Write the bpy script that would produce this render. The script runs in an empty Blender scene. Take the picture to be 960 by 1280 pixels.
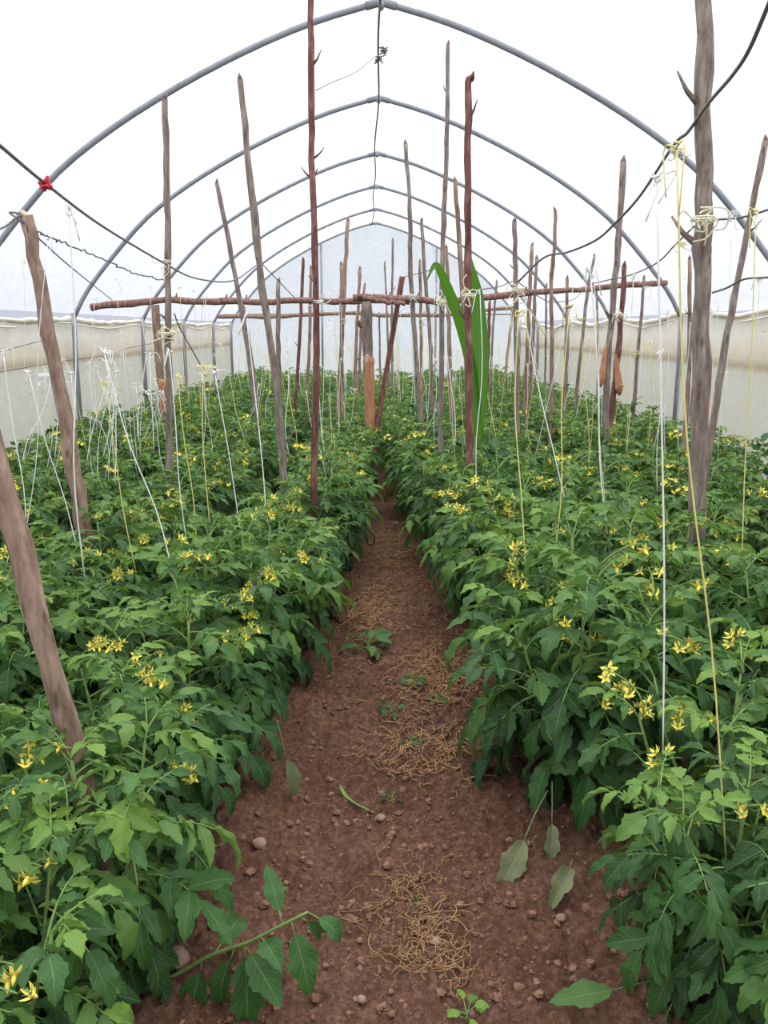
import bpy, math, random
import numpy as np
from mathutils import Vector

C = bpy.context.scene.collection
S = bpy.context.scene
PI = math.pi

# ------------------------------------------------------------------ camera
F, CZ, VPX, YH = 1030.0, 1.5, 466.0, 412.0
cv = np.array([(VPX - 480) / F, (640 - YH) / F, 1.0]); cv /= np.linalg.norm(cv)
yaw = math.asin(-cv[0]); pit = math.atan2(cv[1], cv[2])
RIGHT = np.array([math.cos(yaw), -math.sin(yaw), 0.0])
FWD = np.array([math.sin(yaw) * math.cos(pit), math.cos(yaw) * math.cos(pit), -math.sin(pit)])
UP = np.cross(RIGHT, FWD)
CAMR = np.array([RIGHT, UP, FWD])
cam = bpy.data.cameras.new('camera')
cam.sensor_fit = 'VERTICAL'; cam.sensor_height = 24.0; cam.lens = F * 24.0 / 1280.0
cam.clip_start = 0.05; cam.clip_end = 300
camo = bpy.data.objects.new('camera', cam); C.objects.link(camo)
camo.location = (0, 0, CZ)
camo.rotation_euler = (PI / 2 - pit, 0, -yaw)
S.camera = camo


def ray(x, y):
    return np.array([(x - 480) / F, (640 - y) / F, 1.0]) @ CAMR


def at(x, y, Y):
    r = ray(x, y)
    return r * (Y / r[1]) + np.array([0, 0, CZ])


def atz(x, y, z):
    r = ray(x, y)
    return r * ((z - CZ) / r[2]) + np.array([0, 0, CZ])


# ------------------------------------------------------------------ sky and exposure
W = bpy.data.worlds.new('overcast_sky'); S.world = W; W.use_nodes = True
nt = W.node_tree; nt.nodes.clear()
wo = nt.nodes.new('ShaderNodeOutputWorld'); bg = nt.nodes.new('ShaderNodeBackground')
tc = nt.nodes.new('ShaderNodeTexCoord'); sep = nt.nodes.new('ShaderNodeSeparateXYZ')
rp = nt.nodes.new('ShaderNodeValToRGB')
rp.color_ramp.elements[0].position = 0.0; rp.color_ramp.elements[0].color = (0.48, 0.50, 0.58, 1)
rp.color_ramp.elements[1].position = 0.75; rp.color_ramp.elements[1].color = (2.45, 2.45, 2.45, 1)
e = rp.color_ramp.elements.new(0.13); e.color = (0.50, 0.53, 0.64, 1)
e = rp.color_ramp.elements.new(0.37); e.color = (1.05, 1.06, 1.12, 1)
nt.links.new(tc.outputs['Generated'], sep.inputs[0]); nt.links.new(sep.outputs['Z'], rp.inputs[0])
nt.links.new(rp.outputs[0], bg.inputs[0]); bg.inputs[1].default_value = 1.25
nt.links.new(bg.outputs[0], wo.inputs[0])

sun = bpy.data.lights.new('veiled_sun', 'SUN'); sun.energy = 0.9; sun.angle = math.radians(50)
sun.color = (1.0, 0.97, 0.92)
suno = bpy.data.objects.new('veiled_sun', sun); C.objects.link(suno)
suno.rotation_euler = (math.radians(-18), math.radians(12), 0)

S.view_settings.view_transform = 'Standard'; S.view_settings.look = 'None'
S.view_settings.gamma = 1.0; S.view_settings.use_curve_mapping = False
S.view_settings.exposure = 0.0
S.cycles.use_denoising = True
S.cycles.max_bounces = 8; S.cycles.diffuse_bounces = 4; S.cycles.glossy_bounces = 2
S.cycles.transmission_bounces = 4; S.cycles.transparent_max_bounces = 8
S.cycles.caustics_reflective = False; S.cycles.caustics_refractive = False


# ------------------------------------------------------------------ materials
def newmat(name):
    m = bpy.data.materials.new(name); m.use_nodes = True
    n = m.node_tree.nodes; l = m.node_tree.links
    n.clear()
    out = n.new('ShaderNodeOutputMaterial')
    return m, n, l, out


def rampnode(n, stops):
    r = n.new('ShaderNodeValToRGB'); cr = r.color_ramp
    cr.elements[0].position, cr.elements[0].color = stops[0][0], (*stops[0][1], 1)
    cr.elements[1].position, cr.elements[1].color = stops[-1][0], (*stops[-1][1], 1)
    for p, c in stops[1:-1]:
        q = cr.elements.new(p); q.color = (*c, 1)
    return r


def noise_mat(name, stops, scale=(20, 20, 20), detail=5, rough=0.8, bump=0.0, bscale=60, spec=0.3, rnoise=0.6, coord='Object', bdist=0.01):
    m, n, l, out = newmat(name)
    tc = n.new('ShaderNodeTexCoord'); mp = n.new('ShaderNodeMapping')
    mp.inputs['Scale'].default_value = scale
    l.new(tc.outputs[coord], mp.inputs[0])
    no = n.new('ShaderNodeTexNoise'); no.inputs['Scale'].default_value = 1.0
    no.inputs['Detail'].default_value = detail; no.inputs['Roughness'].default_value = rnoise
    l.new(mp.outputs[0], no.inputs[0])
    r = rampnode(n, stops); l.new(no.outputs[0], r.inputs[0])
    b = n.new('ShaderNodeBsdfPrincipled'); b.inputs['Roughness'].default_value = rough
    b.inputs['Specular IOR Level'].default_value = spec
    l.new(r.outputs[0], b.inputs['Base Color'])
    if bump:
        n2 = n.new('ShaderNodeTexNoise'); n2.inputs['Scale'].default_value = bscale; n2.inputs['Detail'].default_value = 4
        l.new(tc.outputs[coord], n2.inputs[0])
        bm = n.new('ShaderNodeBump'); bm.inputs['Strength'].default_value = bump; bm.inputs['Distance'].default_value = bdist
        l.new(n2.outputs[0], bm.inputs['Height']); l.new(bm.outputs[0], b.inputs['Normal'])
    l.new(b.outputs[0], out.inputs[0])
    return m


def math_node(n, op, a=None, b=None):
    k = n.new('ShaderNodeMath'); k.operation = op
    if a is not None and not hasattr(a, 'links'):
        k.inputs[0].default_value = a
    if b is not None and not hasattr(b, 'links'):
        k.inputs[1].default_value = b
    return k


def leaf_mat(name, dark, mid, light, under, transl):
    """leaf: tone attribute picks the green, u/v attribute draws the veins"""
    m, n, l, out = newmat(name)
    a = n.new('ShaderNodeAttribute'); a.attribute_name = 'leafuv'
    sp = n.new('ShaderNodeSeparateXYZ'); l.new(a.outputs['Vector'], sp.inputs[0])
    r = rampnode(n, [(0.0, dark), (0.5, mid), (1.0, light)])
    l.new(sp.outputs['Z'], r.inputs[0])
    ab = math_node(n, 'ABSOLUTE'); l.new(sp.outputs['X'], ab.inputs[0])
    # midrib
    mr = n.new('ShaderNodeMapRange'); mr.inputs['From Min'].default_value = 0.10; mr.inputs['From Max'].default_value = 0.03
    l.new(ab.outputs[0], mr.inputs[0])
    # side veins : sin(2pi*(7v-1.6|u|))
    k1 = math_node(n, 'MULTIPLY', None, 44.0); l.new(sp.outputs['Y'], k1.inputs[0])
    k2 = math_node(n, 'MULTIPLY', None, 11.0); l.new(ab.outputs[0], k2.inputs[0])
    k3 = math_node(n, 'SUBTRACT'); l.new(k1.outputs[0], k3.inputs[0]); l.new(k2.outputs[0], k3.inputs[1])
    k4 = math_node(n, 'SINE'); l.new(k3.outputs[0], k4.inputs[0])
    sv = n.new('ShaderNodeMapRange'); sv.inputs['From Min'].default_value = 0.80; sv.inputs['From Max'].default_value = 1.0
    sv.inputs['To Max'].default_value = 0.55
    l.new(k4.outputs[0], sv.inputs[0])
    mx = math_node(n, 'MAXIMUM'); l.new(mr.outputs[0], mx.inputs[0]); l.new(sv.outputs[0], mx.inputs[1])
    vm = math_node(n, 'MULTIPLY', None, 0.45); l.new(mx.outputs[0], vm.inputs[0])
    mixv = n.new('ShaderNodeMixRGB'); mixv.inputs[2].default_value = (*under, 1)
    l.new(vm.outputs[0], mixv.inputs[0]); l.new(r.outputs[0], mixv.inputs[1])
    geo = n.new('ShaderNodeNewGeometry')
    mu = n.new('ShaderNodeMixRGB'); l.new(geo.outputs['Backfacing'], mu.inputs[0])
    bk = n.new('ShaderNodeMixRGB'); bk.inputs[0].default_value = 0.45; bk.inputs[2].default_value = (*under, 1)
    l.new(mixv.outputs[0], bk.inputs[1])
    l.new(mixv.outputs[0], mu.inputs[1]); l.new(bk.outputs[0], mu.inputs[2])
    b = n.new('ShaderNodeBsdfPrincipled'); b.inputs['Roughness'].default_value = 0.5
    b.inputs['Specular IOR Level'].default_value = 0.26
    l.new(mu.outputs[0], b.inputs['Base Color'])
    bp = n.new('ShaderNodeBump'); bp.inputs['Strength'].default_value = 0.45; bp.inputs['Distance'].default_value = 0.004
    bp.invert = True
    l.new(mx.outputs[0], bp.inputs['Height']); l.new(bp.outputs[0], b.inputs['Normal'])
    t = n.new('ShaderNodeBsdfTranslucent')
    tcx = n.new('ShaderNodeMixRGB'); tcx.blend_type = 'MULTIPLY'; tcx.inputs[0].default_value = 1.0
    tcx.inputs[2].default_value = (1.5, 1.6, 0.6, 1)
    l.new(mu.outputs[0], tcx.inputs[1]); l.new(tcx.outputs[0], t.inputs[0])
    ms = n.new('ShaderNodeMixShader'); ms.inputs[0].default_value = transl
    l.new(b.outputs[0], ms.inputs[1]); l.new(t.outputs[0], ms.inputs[2]); l.new(ms.outputs[0], out.inputs[0])
    return m


def plain(name, col, rough=0.6, spec=0.3, metal=0.0):
    m, n, l, out = newmat(name)
    b = n.new('ShaderNodeBsdfPrincipled'); b.inputs['Base Color'].default_value = (*col, 1)
    b.inputs['Roughness'].default_value = rough; b.inputs['Specular IOR Level'].default_value = spec
    b.inputs['Metallic'].default_value = metal
    l.new(b.outputs[0], out.inputs[0])
    return m


def film_mat(name, col, clear, ttint, diffuse=0.3, wrinkle=0.0, band=None):
    """plastic film: part clear, part light-scattering"""
    m, n, l, out = newmat(name)
    tr = n.new('ShaderNodeBsdfTransparent'); tr.inputs[0].default_value = (*ttint, 1)
    tl = n.new('ShaderNodeBsdfTranslucent'); df = n.new('ShaderNodeBsdfDiffuse')
    tcd = n.new('ShaderNodeTexCoord'); no = n.new('ShaderNodeTexNoise')
    mp = n.new('ShaderNodeMapping'); mp.inputs['Scale'].default_value = (1.5, 1.5, 3.0)
    l.new(tcd.outputs['Object'], mp.inputs[0]); l.new(mp.outputs[0], no.inputs[0]); no.inputs['Detail'].default_value = 5
    r = rampnode(n, [(0.3, tuple(c * 0.9 for c in col)), (0.7, col)]); l.new(no.outputs[0], r.inputs[0])
    colout = r.outputs[0]
    if band:
        sp = n.new('ShaderNodeSeparateXYZ'); l.new(tcd.outputs['Object'], sp.inputs[0])
        rb = rampnode(n, band)
        mr = n.new('ShaderNodeMapRange'); mr.inputs['From Max'].default_value = 2.0
        l.new(sp.outputs['Z'], mr.inputs[0]); l.new(mr.outputs[0], rb.inputs[0])
        mm = n.new('ShaderNodeMixRGB'); mm.blend_type = 'MULTIPLY'; mm.inputs[0].default_value = 1.0
        l.new(colout, mm.inputs[1]); l.new(rb.outputs[0], mm.inputs[2]); colout = mm.outputs[0]
    l.new(colout, tl.inputs[0]); l.new(colout, df.inputs[0])
    if wrinkle:
        n2 = n.new('ShaderNodeTexNoise'); n2.inputs['Scale'].default_value = 1.0; n2.inputs['Detail'].default_value = 4
        mp2 = n.new('ShaderNodeMapping'); mp2.inputs['Scale'].default_value = (6, 6, 1.2)
        l.new(tcd.outputs['Object'], mp2.inputs[0]); l.new(mp2.outputs[0], n2.inputs[0])
        bp = n.new('ShaderNodeBump'); bp.inputs['Strength'].default_value = wrinkle; bp.inputs['Distance'].default_value = 0.08
        l.new(n2.outputs[0], bp.inputs['Height']); l.new(bp.outputs[0], tl.inputs['Normal']); l.new(bp.outputs[0], df.inputs['Normal'])
    m1 = n.new('ShaderNodeMixShader'); m1.inputs[0].default_value = diffuse
    l.new(tl.outputs[0], m1.inputs[1]); l.new(df.outputs[0], m1.inputs[2])
    m2 = n.new('ShaderNodeMixShader'); m2.inputs[0].default_value = clear
    l.new(m1.outputs[0], m2.inputs[1]); l.new(tr.outputs[0], m2.inputs[2]); l.new(m2.outputs[0], out.inputs[0])
    return m


def bark_mat(name, stops, knot=(0.05, 0.035, 0.03)):
    m, n, l, out = newmat(name)
    tc = n.new('ShaderNodeTexCoord'); mp = n.new('ShaderNodeMapping'); mp.inputs['Scale'].default_value = (38, 38, 8)
    l.new(tc.outputs['Object'], mp.inputs[0])
    no = n.new('ShaderNodeTexNoise'); no.inputs['Scale'].default_value = 1.0; no.inputs['Detail'].default_value = 6
    no.inputs['Roughness'].default_value = 0.65
    l.new(mp.outputs[0], no.inputs[0])
    r = rampnode(n, stops); l.new(no.outputs[0], r.inputs[0])
    mp2 = n.new('ShaderNodeMapping'); mp2.inputs['Scale'].default_value = (26, 26, 7); l.new(tc.outputs['Object'], mp2.inputs[0])
    vo = n.new('ShaderNodeTexVoronoi'); vo.inputs['Scale'].default_value = 1.0; l.new(mp2.outputs[0], vo.inputs[0])
    mr = n.new('ShaderNodeMapRange'); mr.inputs['From Min'].default_value = 0.22; mr.inputs['From Max'].default_value = 0.08
    mr.inputs['To Max'].default_value = 0.7
    l.new(vo.outputs['Distance'], mr.inputs[0])
    mx = n.new('ShaderNodeMixRGB'); mx.inputs[2].default_value = (*knot, 1)
    l.new(mr.outputs[0], mx.inputs[0]); l.new(r.outputs[0], mx.inputs[1])
    b = n.new('ShaderNodeBsdfPrincipled'); b.inputs['Roughness'].default_value = 0.85; b.inputs['Specular IOR Level'].default_value = 0.2
    l.new(mx.outputs[0], b.inputs['Base Color'])
    bp = n.new('ShaderNodeBump'); bp.inputs['Strength'].default_value = 0.9; bp.inputs['Distance'].default_value = 0.012
    l.new(no.outputs[0], bp.inputs['Height']); l.new(bp.outputs[0], b.inputs['Normal'])
    l.new(b.outputs[0], out.inputs[0])
    return m


M = {}
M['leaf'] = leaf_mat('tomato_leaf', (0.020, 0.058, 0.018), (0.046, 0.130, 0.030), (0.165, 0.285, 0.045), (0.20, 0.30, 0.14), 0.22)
M['maize'] = leaf_mat('maize_leaf', (0.045, 0.13, 0.018), (0.07, 0.185, 0.028), (0.10, 0.22, 0.035), (0.16, 0.30, 0.08), 0.35)
M['dryleaf'] = leaf_mat('wilted_leaf', (0.10, 0.13, 0.06), (0.17, 0.20, 0.10), (0.25, 0.25, 0.13), (0.30, 0.32, 0.20), 0.15)
M['stem'] = noise_mat('green_stem', [(0.3, (0.13, 0.22, 0.06)), (0.7, (0.22, 0.33, 0.10))], (30, 30, 30), rough=0.6)
M['petal'] = noise_mat('yellow_petal', [(0.3, (0.88, 0.70, 0.05)), (0.7, (0.95, 0.86, 0.22))], (80, 80, 80), rough=0.55)
M['barkbrown'] = bark_mat('bark_brown', [(0.28, (0.12, 0.075, 0.055)), (0.5, (0.29, 0.195, 0.15)), (0.72, (0.46, 0.34, 0.27))])
M['barkred'] = bark_mat('bark_red', [(0.28, (0.075, 0.030, 0.026)), (0.5, (0.18, 0.078, 0.066)), (0.72, (0.34, 0.20, 0.165))])
M['barkgrey'] = bark_mat('bark_grey', [(0.28, (0.10, 0.075, 0.065)), (0.5, (0.235, 0.185, 0.16)), (0.72, (0.40, 0.335, 0.30))])
M['barkwarm'] = bark_mat('bark_warm', [(0.28, (0.11, 0.055, 0.045)), (0.5, (0.25, 0.135, 0.11)), (0.72, (0.40, 0.26, 0.22))])
M['wood'] = noise_mat('bare_wood', [(0.3, (0.34, 0.14, 0.075)), (0.7, (0.54, 0.28, 0.16))], (40, 40, 6), rough=0.7, bump=0.3)
M['palewood'] = noise_mat('cut_wood', [(0.3, (0.45, 0.32, 0.22)), (0.7, (0.62, 0.50, 0.38))], (60, 60, 60), rough=0.8)
M['steel'] = noise_mat('galvanised_pipe', [(0.3, (0.21, 0.22, 0.26)), (0.7, (0.30, 0.31, 0.35))], (9, 9, 9), rough=0.5, spec=0.5)
M['wire'] = noise_mat('old_wire', [(0.3, (0.12, 0.11, 0.11)), (0.7, (0.20, 0.18, 0.18))], (15, 15, 15), rough=0.6)
M['twinewhite'] = noise_mat('white_twine', [(0.3, (0.72, 0.73, 0.72)), (0.7, (0.88, 0.88, 0.86))], (90, 90, 30), rough=0.5)
M['twineyellow'] = noise_mat('yellow_twine', [(0.3, (0.62, 0.55, 0.16)), (0.7, (0.80, 0.74, 0.30))], (90, 90, 30), rough=0.5)
M['twinecream'] = noise_mat('cream_twine', [(0.3, (0.72, 0.66, 0.46)), (0.7, (0.86, 0.82, 0.64))], (90, 90, 30), rough=0.5)
M['redrag'] = noise_mat('red_rag', [(0.3, (0.55, 0.03, 0.06)), (0.7, (0.75, 0.08, 0.12))], (60, 60, 60), rough=0.7)
M['straw'] = noise_mat('dry_straw', [(0.3, (0.20, 0.105, 0.045)), (0.7, (0.44, 0.27, 0.13))], (25, 25, 25), rough=0.8)
M['stone'] = noise_mat('pinkish_stone', [(0.3, (0.22, 0.14, 0.11)), (0.7, (0.36, 0.25, 0.20))], (40, 40, 40), rough=0.9, bump=0.4)
M['clod'] = noise_mat('soil_clod', [(0.3, (0.13, 0.068, 0.046)), (0.7, (0.30, 0.17, 0.115))], (60, 60, 60), rough=0.95, bump=0.5, spec=0.1)
M['film'] = film_mat('roof_film', (0.86, 0.88, 0.93), 0.55, (0.97, 0.98, 1.0), 0.15)
M['sidefilm'] = film_mat('side_curtain_film', (0.76, 0.725, 0.665), 0.08, (0.9, 0.88, 0.84), 0.4, 0.6,
                         band=[(0.0, (0.68, 0.72, 0.745)), (0.575, (0.84, 0.88, 0.89)), (0.60, (0.62, 0.54, 0.46)), (0.635, (0.9, 0.85, 0.8)), (0.72, (1, 1, 1)), (1.0, (1, 1, 1))])
M['endfilm'] = film_mat('end_wall_film', (0.80, 0.845, 0.93), 0.18, (0.92, 0.95, 1.0), 0.3, 0.5)
M['hem'] = noise_mat('curtain_hem', [(0.3, (0.62, 0.55, 0.44)), (0.7, (0.86, 0.82, 0.74))], (8, 3, 8), rough=0.6, bump=0.5, bscale=25, bdist=0.02)
M['ground'] = noise_mat('outside_earth', [(0.3, (0.10, 0.12, 0.05)), (0.7, (0.22, 0.19, 0.11))], (1.2, 1.2, 1.2), rough=1.0)


def soil_mat():
    m, n, l, out = newmat('red_soil')
    tc = n.new('ShaderNodeTexCoord')

    def no(scale, det, ro=0.6):
        k = n.new('ShaderNodeTexNoise'); k.inputs['Scale'].default_value = scale; k.inputs['Detail'].default_value = det
        k.inputs['Roughness'].default_value = ro; l.new(tc.outputs['Object'], k.inputs[0]); return k
    a = no(2.2, 6); b2 = no(55, 6, 0.7); c2 = no(230, 3)
    r = rampnode(n, [(0.32, (0.090, 0.044, 0.029)), (0.5, (0.200, 0.100, 0.066)), (0.66, (0.37, 0.215, 0.15))])
    mixn = n.new('ShaderNodeMixRGB'); mixn.inputs[0].default_value = 0.72
    l.new(a.outputs[0], mixn.inputs[1]); l.new(b2.outputs[0], mixn.inputs[2]); l.new(mixn.outputs[0], r.inputs[0])
    # pale specks (crumbs of husk)
    vo = n.new('ShaderNodeTexVoronoi'); vo.inputs['Scale'].default_value = 90; l.new(tc.outputs['Object'], vo.inputs[0])
    ms = n.new('ShaderNodeMapRange'); ms.inputs['From Min'].default_value = 0.17; ms.inputs['From Max'].default_value = 0.1
    l.new(vo.outputs['Distance'], ms.inputs[0])
    am = n.new('ShaderNodeMapRange'); am.inputs['From Min'].default_value = 0.50; am.inputs['From Max'].default_value = 0.68
    l.new(no(3.5, 3).outputs[0], am.inputs[0])
    mm = math_node(n, 'MULTIPLY'); l.new(ms.outputs[0], mm.inputs[0]); l.new(am.outputs[0], mm.inputs[1])
    mx = n.new('ShaderNodeMixRGB'); mx.inputs[2].default_value = (0.46, 0.30, 0.17, 1)
    l.new(mm.outputs[0], mx.inputs[0]); l.new(r.outputs[0], mx.inputs[1])
    b = n.new('ShaderNodeBsdfPrincipled'); b.inputs['Roughness'].default_value = 0.95; b.inputs['Specular IOR Level'].default_value = 0.12
    l.new(mx.outputs[0], b.inputs['Base Color'])
    ad = math_node(n, 'ADD'); l.new(b2.outputs[0], ad.inputs[0]); l.new(c2.outputs[0], ad.inputs[1])
    bp = n.new('ShaderNodeBump'); bp.inputs['Strength'].default_value = 0.9; bp.inputs['Distance'].default_value = 0.02
    l.new(ad.outputs[0], bp.inputs['Height']); l.new(bp.outputs[0], b.inputs['Normal'])
    l.new(b.outputs[0], out.inputs[0])
    return m


M['soil'] = soil_mat()


# ------------------------------------------------------------------ mesh builder
class MB:
    def __init__(self):
        self.v = []; self.f = []; self.mi = []; self.uv = []; self.n = 0

    def add(self, verts, faces, mat=0, uv=None):
        verts = np.asarray(verts, float)
        self.v.append(verts)
        self.uv.append(np.zeros((len(verts), 3)) if uv is None else np.asarray(uv, float))
        o = self.n
        self.f.extend([tuple(i + o for i in q) for q in faces]); self.mi.extend([mat] * len(faces))
        self.n += len(verts)

    def tube(self, pts, rad, seg=6, mat=0, cap=True, capmat=None):
        P = np.asarray(pts, float); k = len(P)
        R = np.full(k, rad, float) if np.isscalar(rad) else np.asarray(rad, float)
        T = np.gradient(P, axis=0); T /= np.linalg.norm(T, axis=1)[:, None] + 1e-12
        ref = np.array([0, 0, 1.0]) if abs(T[0][2]) < 0.9 else np.array([0, 1.0, 0])
        nrm = np.cross(T[0], ref); nrm /= np.linalg.norm(nrm)
        vs = []
        ang = np.arange(seg) * 2 * PI / seg
        for i in range(k):
            nrm = nrm - T[i] * nrm.dot(T[i]); nrm /= np.linalg.norm(nrm) + 1e-12
            b = np.cross(T[i], nrm)
            vs.append(P[i] + R[i] * (np.cos(ang)[:, None] * nrm + np.sin(ang)[:, None] * b))
        fs = []
        for i in range(k - 1):
            for j in range(seg):
                j2 = (j + 1) % seg
                fs.append((i * seg + j, i * seg + j2, (i + 1) * seg + j2, (i + 1) * seg + j))
        self.add(np.concatenate(vs), fs, mat)
        if cap:
            o = self.n - k * seg
            self.f.append(tuple(o + j for j in range(seg))[::-1]); self.mi.append(mat if capmat is None else capmat)
            self.f.append(tuple(o + (k - 1) * seg + j for j in range(seg))); self.mi.append(mat)

    def blob(self, c, r, rng, seg=8, rings=6, mat=0, squash=1.0, rough=0.18):
        vs = [(0, 0, 1)]; fs = []
        for i in range(1, rings):
            for j in range(seg):
                a = PI * i / rings; b = 2 * PI * j / seg
                vs.append((math.sin(a) * math.cos(b), math.sin(a) * math.sin(b), math.cos(a)))
        vs.append((0, 0, -1)); vs = np.array(vs)
        d = 1 + rough * rng.standard_normal(len(vs))
        r = np.asarray(r if hasattr(r, '__len__') else (r, r, r * squash))
        vs = vs * d[:, None] * r + np.asarray(c)
        for j in range(seg):
            fs.append((0, 1 + j, 1 + (j + 1) % seg)); fs.append((len(vs) - 1, 1 + (rings - 2) * seg + (j + 1) % seg, 1 + (rings - 2) * seg + j))
        for i in range(rings - 2):
            for j in range(seg):
                a = 1 + i * seg; b = a + seg; j2 = (j + 1) % seg
                fs.append((a + j, b + j, b + j2, a + j2))
        self.add(vs, fs, mat)

    def mesh(self, name, mats, org=(0, 0, 0), smooth=True):
        me = bpy.data.meshes.new(name)
        V = np.concatenate(self.v) - np.asarray(org, float); UV = np.concatenate(self.uv)
        lens = np.array([len(q) for q in self.f], dtype=np.int32)
        flat = np.fromiter((i for q in self.f for i in q), dtype=np.int32, count=int(lens.sum()))
        me.vertices.add(len(V)); me.vertices.foreach_set('co', V.astype(np.float32).ravel())
        me.loops.add(len(flat)); me.loops.foreach_set('vertex_index', flat)
        me.polygons.add(len(lens))
        st = np.zeros(len(lens), dtype=np.int32); st[1:] = np.cumsum(lens)[:-1]
        me.polygons.foreach_set('loop_start', st); me.polygons.foreach_set('loop_total', lens)
        for m in (mats if isinstance(mats, (list, tuple)) else [mats]):
            me.materials.append(m)
        me.polygons.foreach_set('material_index', np.array(self.mi, dtype=np.int32))
        me.polygons.foreach_set('use_smooth', np.full(len(lens), smooth, dtype=bool))
        me.update(calc_edges=True)
        if UV.any():
            at_ = me.attributes.new('leafuv', 'FLOAT_VECTOR', 'POINT')
            at_.data.foreach_set('vector', UV.astype(np.float32).ravel())
        me.validate()
        return me

    def build(self, name, mats, org=(0, 0, 0), parent=None, smooth=True):
        o = bpy.data.objects.new(name, self.mesh(name, mats, org, smooth)); C.objects.link(o)
        if parent is not None:
            o.parent = parent
        else:
            o.location = tuple(org)
        return o


def tag(o, label=None, cat=None, group=None, kind=None):
    if label: o['label'] = label
    if cat: o['category'] = cat
    if group: o['group'] = group
    if kind: o['kind'] = kind
    return o


def empty(name, loc=(0, 0, 0)):
    o = bpy.data.objects.new(name, None); C.objects.link(o); o.location = tuple(loc); o.empty_display_size = 0.1
    return o


def smooth_path(P, n):
    """Catmull-Rom resample"""
    P = np.asarray(P, float)
    if len(P) == 2:
        t = np.linspace(0, 1, n)[:, None]; return P[0] * (1 - t) + P[1] * t
    Q = np.vstack([2 * P[0] - P[1], P, 2 * P[-1] - P[-2]])
    out = []
    for u in np.linspace(0, len(P) - 1 - 1e-9, n):
        i = int(u); t = u - i
        a, b, c, d = Q[i], Q[i + 1], Q[i + 2], Q[i + 3]
        out.append(0.5 * ((2 * b) + (-a + c) * t + (2 * a - 5 * b + 4 * c - d) * t * t + (-a + 3 * b - 3 * c + d) * t ** 3))
    return np.array(out)


def vnoise(x, y, seed):
    """2-D value noise, vectorised, in -1..1"""
    r = np.random.RandomState(seed); tab = r.rand(256, 256) * 2 - 1
    xi = np.floor(x).astype(int); yi = np.floor(y).astype(int); fx = x - xi; fy = y - yi
    fx = fx * fx * (3 - 2 * fx); fy = fy * fy * (3 - 2 * fy)
    g = lambda i, j: tab[i % 256, j % 256]
    return (g(xi, yi) * (1 - fx) + g(xi + 1, yi) * fx) * (1 - fy) + (g(xi, yi + 1) * (1 - fx) + g(xi + 1, yi + 1) * fx) * fy


# ------------------------------------------------------------------ the setting
XC = 0.06                      # the tunnel's centre line
WX = 3.0                       # half width
YB, YN = 17.6, -2.6            # end wall, near end behind the camera
HOOPS = [6.0, 8.29, 10.75, 13.1, 15.5, 17.45]
PROF = [(0, 3.60), (0.45, 3.475), (0.9, 3.30), (1.35, 3.085), (1.8, 2.83), (2.2, 2.545), (2.55, 2.19), (2.82, 1.87), (2.97, 1.62)]
half = smooth_path([(x, 0, z) for x, z in PROF], 25)[:, [0, 2]]
ARC = np.vstack([[[-x, z] for x, z in half[::-1]], half[1:]])     # left springing -> ridge -> right springing


def soil_h(x, y):
    h = 0.020 * vnoise(x * 2.2, y * 2.2, 1) + 0.012 * vnoise(x * 7, y * 7, 2) + 0.007 * vnoise(x * 22, y * 22, 3)
    c = 0.07 + 0.05 * np.sin(y * 0.5)
    h = h + 0.05 * np.clip((np.abs(x - c) - 0.30) / 0.3, 0, 1)
    return h


def grid_axis(a, b, f0, f1, fine, grow=1.12):
    left = [f0]; s = fine
    while left[-1] > a:
        s *= grow; left.append(left[-1] - s)
    left[-1] = a
    mid = list(np.arange(f0, f1, fine)); right = [f1]; s = fine
    while right[-1] < b:
        s *= grow; right.append(right[-1] + s)
    right[-1] = b
    return np.array(left[::-1][:-1] + mid + right)


xs = grid_axis(-3.25, 3.37, -0.62, 0.95, 0.011); ys = grid_axis(YN - .1, YB + .1, 1.35, 5.0, 0.012, 1.02)
X, Yg = np.meshgrid(xs, ys, indexing='ij')
H = soil_h(X, Yg)
fm = ((X > -0.62) & (X < 0.95) & (Yg > 1.3) & (Yg < 7.5))
cl = np.maximum(0, vnoise(X * 38, Yg * 38, 5) - 0.05) * 0.034 + np.maximum(0, vnoise(X * 75, Yg * 75, 6) - 0.1) * 0.016
H = H + cl * fm
nx, ny = len(xs), len(ys)
idx = np.arange(nx * ny).reshape(nx, ny)
q = np.stack([idx[:-1, :-1], idx[1:, :-1], idx[1:, 1:], idx[:-1, 1:]], -1).reshape(-1, 4)
b = MB(); b.add(np.stack([X.ravel(), Yg.ravel(), H.ravel()], -1), q.tolist())
tag(b.build('floor', M['soil']), 'bare reddish brown soil path and beds inside the tunnel', 'soil floor', kind='structure')

b = MB(); b.add([(-60, -40, -0.08), (60, -40, -0.08), (60, 80, -0.08), (-60, 80, -0.08)], [(0, 1, 2, 3)])
tag(b.build('ground', M['ground']), 'open ground outside the plastic tunnel', 'ground', kind='structure')

# roof film
rr = np.random.RandomState(3)
b = MB(); yy = np.linspace(YN, YB, 60); off = 0.035
A = ARC * np.array([1.0, 1.0]); A = np.array([[x * (1 + off / 3.0), z + off] for x, z in A])
V = np.array([(XC + x, y, z) for y in yy for x, z in A]); k = len(A)
b.add(V, [(i * k + j, i * k + j + 1, (i + 1) * k + j + 1, (i + 1) * k + j) for i in range(len(yy) - 1) for j in range(k - 1)])
tag(b.build('ceiling', M['film']), 'white translucent plastic film roof curving over the hoops', 'plastic roof', kind='structure')


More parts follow.
